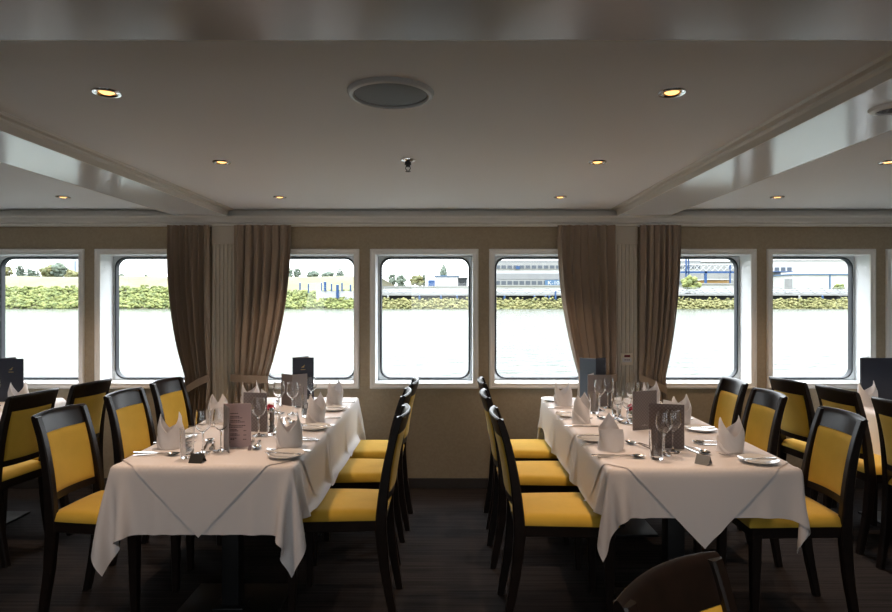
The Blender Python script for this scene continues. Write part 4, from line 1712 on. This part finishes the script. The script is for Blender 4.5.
shed('white shed with light blue roof edge in the centre window', 435.5, 458, 276.5, 287.5, 300, E['white'], E['lblue'])
shed('low white hall behind the pipes in the centre window', 384, 470, 287, 293, 280, E['white'], E['concrete'], depth=12)
r_, w_, h_ = shed('dark annex right of the white shed, centre window', 456, 467, 278.5, 286, 323, E['dark'], E['dark'], depth=10)
o = MB().box(*(lambda a, b_: (a[0], b_[0], 296, 298, b_[2], a[2]))(P(428, 280, 296), (P(435, 283, 296)[0], 0, 3.4))).build('blue_container', E['blue'], None, smooth=False)
tag(o, 'small blue container left of the white shed', 'container')

# large banded hall with the blue sign (window right of centre)
def banded_hall(label, px0, px1, Y, bands, y_base, wins):
    a = P(px0, y_base, Y)
    root = empty('factory_hall', (a[0], Y, a[2]))
    w_ = P(px1, 0, Y)[0] - a[0]
    Z = lambda yy: P(0, yy, Y)[2] - a[2]
    MB().box(0, w_, 0, 40, -4, Z(bands[0][0])).build('wall', E['white'], root, smooth=False)
    for y0, y1, mt in bands:
        MB().box(-0.1, w_ + 0.1, -0.5, 0.2, Z(y1), Z(y0)).build('cladding_band', mt, root, smooth=False)
    for y0, y1, cnt in wins:
        wd = w_ / cnt
        for k in range(cnt):
            MB().box(k * wd + wd * 0.12, (k + 1) * wd - wd * 0.12, -0.62, -0.4, Z(y1), Z(y0)).build('window', E['glass'], root, smooth=False)
    tag(root, label, 'building')
    return root, Z


hall, Z = banded_hall('large white factory hall with window bands and blue sign', 494.5, 700, 300,
                      [(260.5, 263.0, E['grey']), (263.0, 269.5, E['concrete']), (273.5, 279.5, E['grey']), (280, 286, E['concrete'])], 292,
                      [(265.5, 268.7, 34), (281, 284.8, 34)])
a, b_ = P(545, 285.3, 299.2), P(566, 280, 299.2)
sg = MB().box(-(b_[0] - a[0]) / 2, (b_[0] - a[0]) / 2, -0.2, 0.3, 0, b_[2] - a[2]).build('sign_board', E['lblue'], hall, smooth=False)
sg.location = ((a[0] + b_[0]) / 2 - hall.location[0], -0.8, a[2] - hall.location[2])
tm = text_mesh('K-100', 2.6, 0.03, E['textw'])
to = bpy.data.objects.new('lettering', tm)
COL.objects.link(to)
to.parent = sg
to.location = (-0.3, -0.25, 0.4)
to.rotation_euler = (PI / 2, 0, 0)
to.scale = (1.15, 1, 1)
sg['label'] = 'light blue sign with white K-100 lettering'
a, b_ = P(516, 269.2, 299.2), P(519.8, 266, 299.2)
hx_, hz_ = hall.location[0], hall.location[2]
MB().box(a[0] - hx_, b_[0] - hx_, -0.9, -0.5, a[2] - hz_, b_[2] - hz_).build('blue_panel', E['blue'], hall, smooth=False)
shed('long low white hall at the foot of the factory', 497, 600, 286.3, 291, 250, E['white'], E['concrete'], depth=14)

# blue steel frame (window right of the right-hand curtain)
bs = empty('steel_frame', P(705, 292, 250))
def pl(px, yy):
    a = P(px, yy, 250)
    c = P(705, 292, 250)
    return (a[0] - c[0], 0, a[2] - c[2])
m = MB()
m.box(pl(660, 0)[0], pl(742, 0)[0], -0.4, 0.4, pl(0, 273.2)[2], pl(0, 271.3)[2])
m.build('blue_girder', E['blue'], bs, smooth=False)
for px, wd in ((686, 0.5), (688.5, 0.4), (705.5, 0.9), (664, 0.6), (730, 0.35)):
    m = MB()
    m.box(pl(px, 0)[0] - wd / 2, pl(px, 0)[0] + wd / 2, -0.4, 0.4, -3, pl(0, 258 if px < 690 else 271.5)[2] if px != 730 else pl(0, 265)[2])
    m.build('column', E['blue'], bs, smooth=False)
m = MB()
for k in range(14):
    xa = pl(664 + k * 6, 0)[0]
    xb = pl(670 + k * 6, 0)[0]
    m.tube([(xa, 0, pl(0, 271)[2]), (xb, 0, pl(0, 264.5)[2])], 0.14, 6)
    m.tube([(xa, 0, pl(0, 264.5)[2]), (xb, 0, pl(0, 271)[2])], 0.14, 6)
m.box(pl(660, 0)[0], pl(748, 0)[0], -0.2, 0.2, pl(0, 264.8)[2], pl(0, 263.8)[2])
m.build('white_truss', E['white'], bs, smooth=False)
tag(bs, 'blue steel gantry with pale truss beyond the right-hand curtain', 'gantry')
shed('orange and white low building behind the blue gantry', 706, 731, 280, 284, 262, E['orange'], E['white'], depth=10)
shed('low white hall at the foot of the blue gantry', 699, 745, 284.5, 291, 238, E['white'], E['concrete'], depth=8)
shed('grey hall far behind the blue gantry', 700, 745, 262, 291, 344, E['concrete'], E['grey'], depth=30)

# white plant in the right window
shed('tall pale plant building with blue window band, right window', 762, 880, 260.5, 291, 316, E['white'], E['white'], depth=18)
bw = empty('control_cabin', P(780, 272, 290))
a, b_ = P(768, 272, 290), P(793, 263.5, 290)
w_, h_ = b_[0] - a[0], b_[2] - a[2]
MB().box(-w_ / 2, w_ / 2, 0, 8, 0, h_).build('wall', E['white'], bw, smooth=False)
MB().box(-w_ / 2, w_ / 2, -0.3, 0.2, 0, 0.35).build('sill', E['blue'], bw, smooth=False)
for k in range(4):
    MB().box(-w_ / 2 + w_ * (k + 0.15) / 4, -w_ / 2 + w_ * (k + 0.85) / 4, -0.15, 0.1, h_ * 0.12, h_ * 0.55).build('window', E['glass'], bw, smooth=False)
MB().box(-1.5, 1.5, 2, 5, 3.3 - P(0, 272, 290)[2], 0).build('support', E['grey'], bw, smooth=False)
tag(bw, 'raised control cabin with blue edged windows, right window', 'building')
r_, w_, h_ = shed('white hall with blue corner posts in the right window', 792, 856, 275, 290, 275, E['white'], E['lblue'], depth=16)
MB().box(w_ * 0.58, w_ * 0.60, -0.3, 0.0, 0, h_).build('corner_post', E['lblue'], r_, smooth=False)
MB().box(-1.8, 0.0, -0.4, 3.0, -2, h_ * 0.75).build('grey_silo', E['grey'], r_, smooth=False)
bpy.context.view_layer.update()
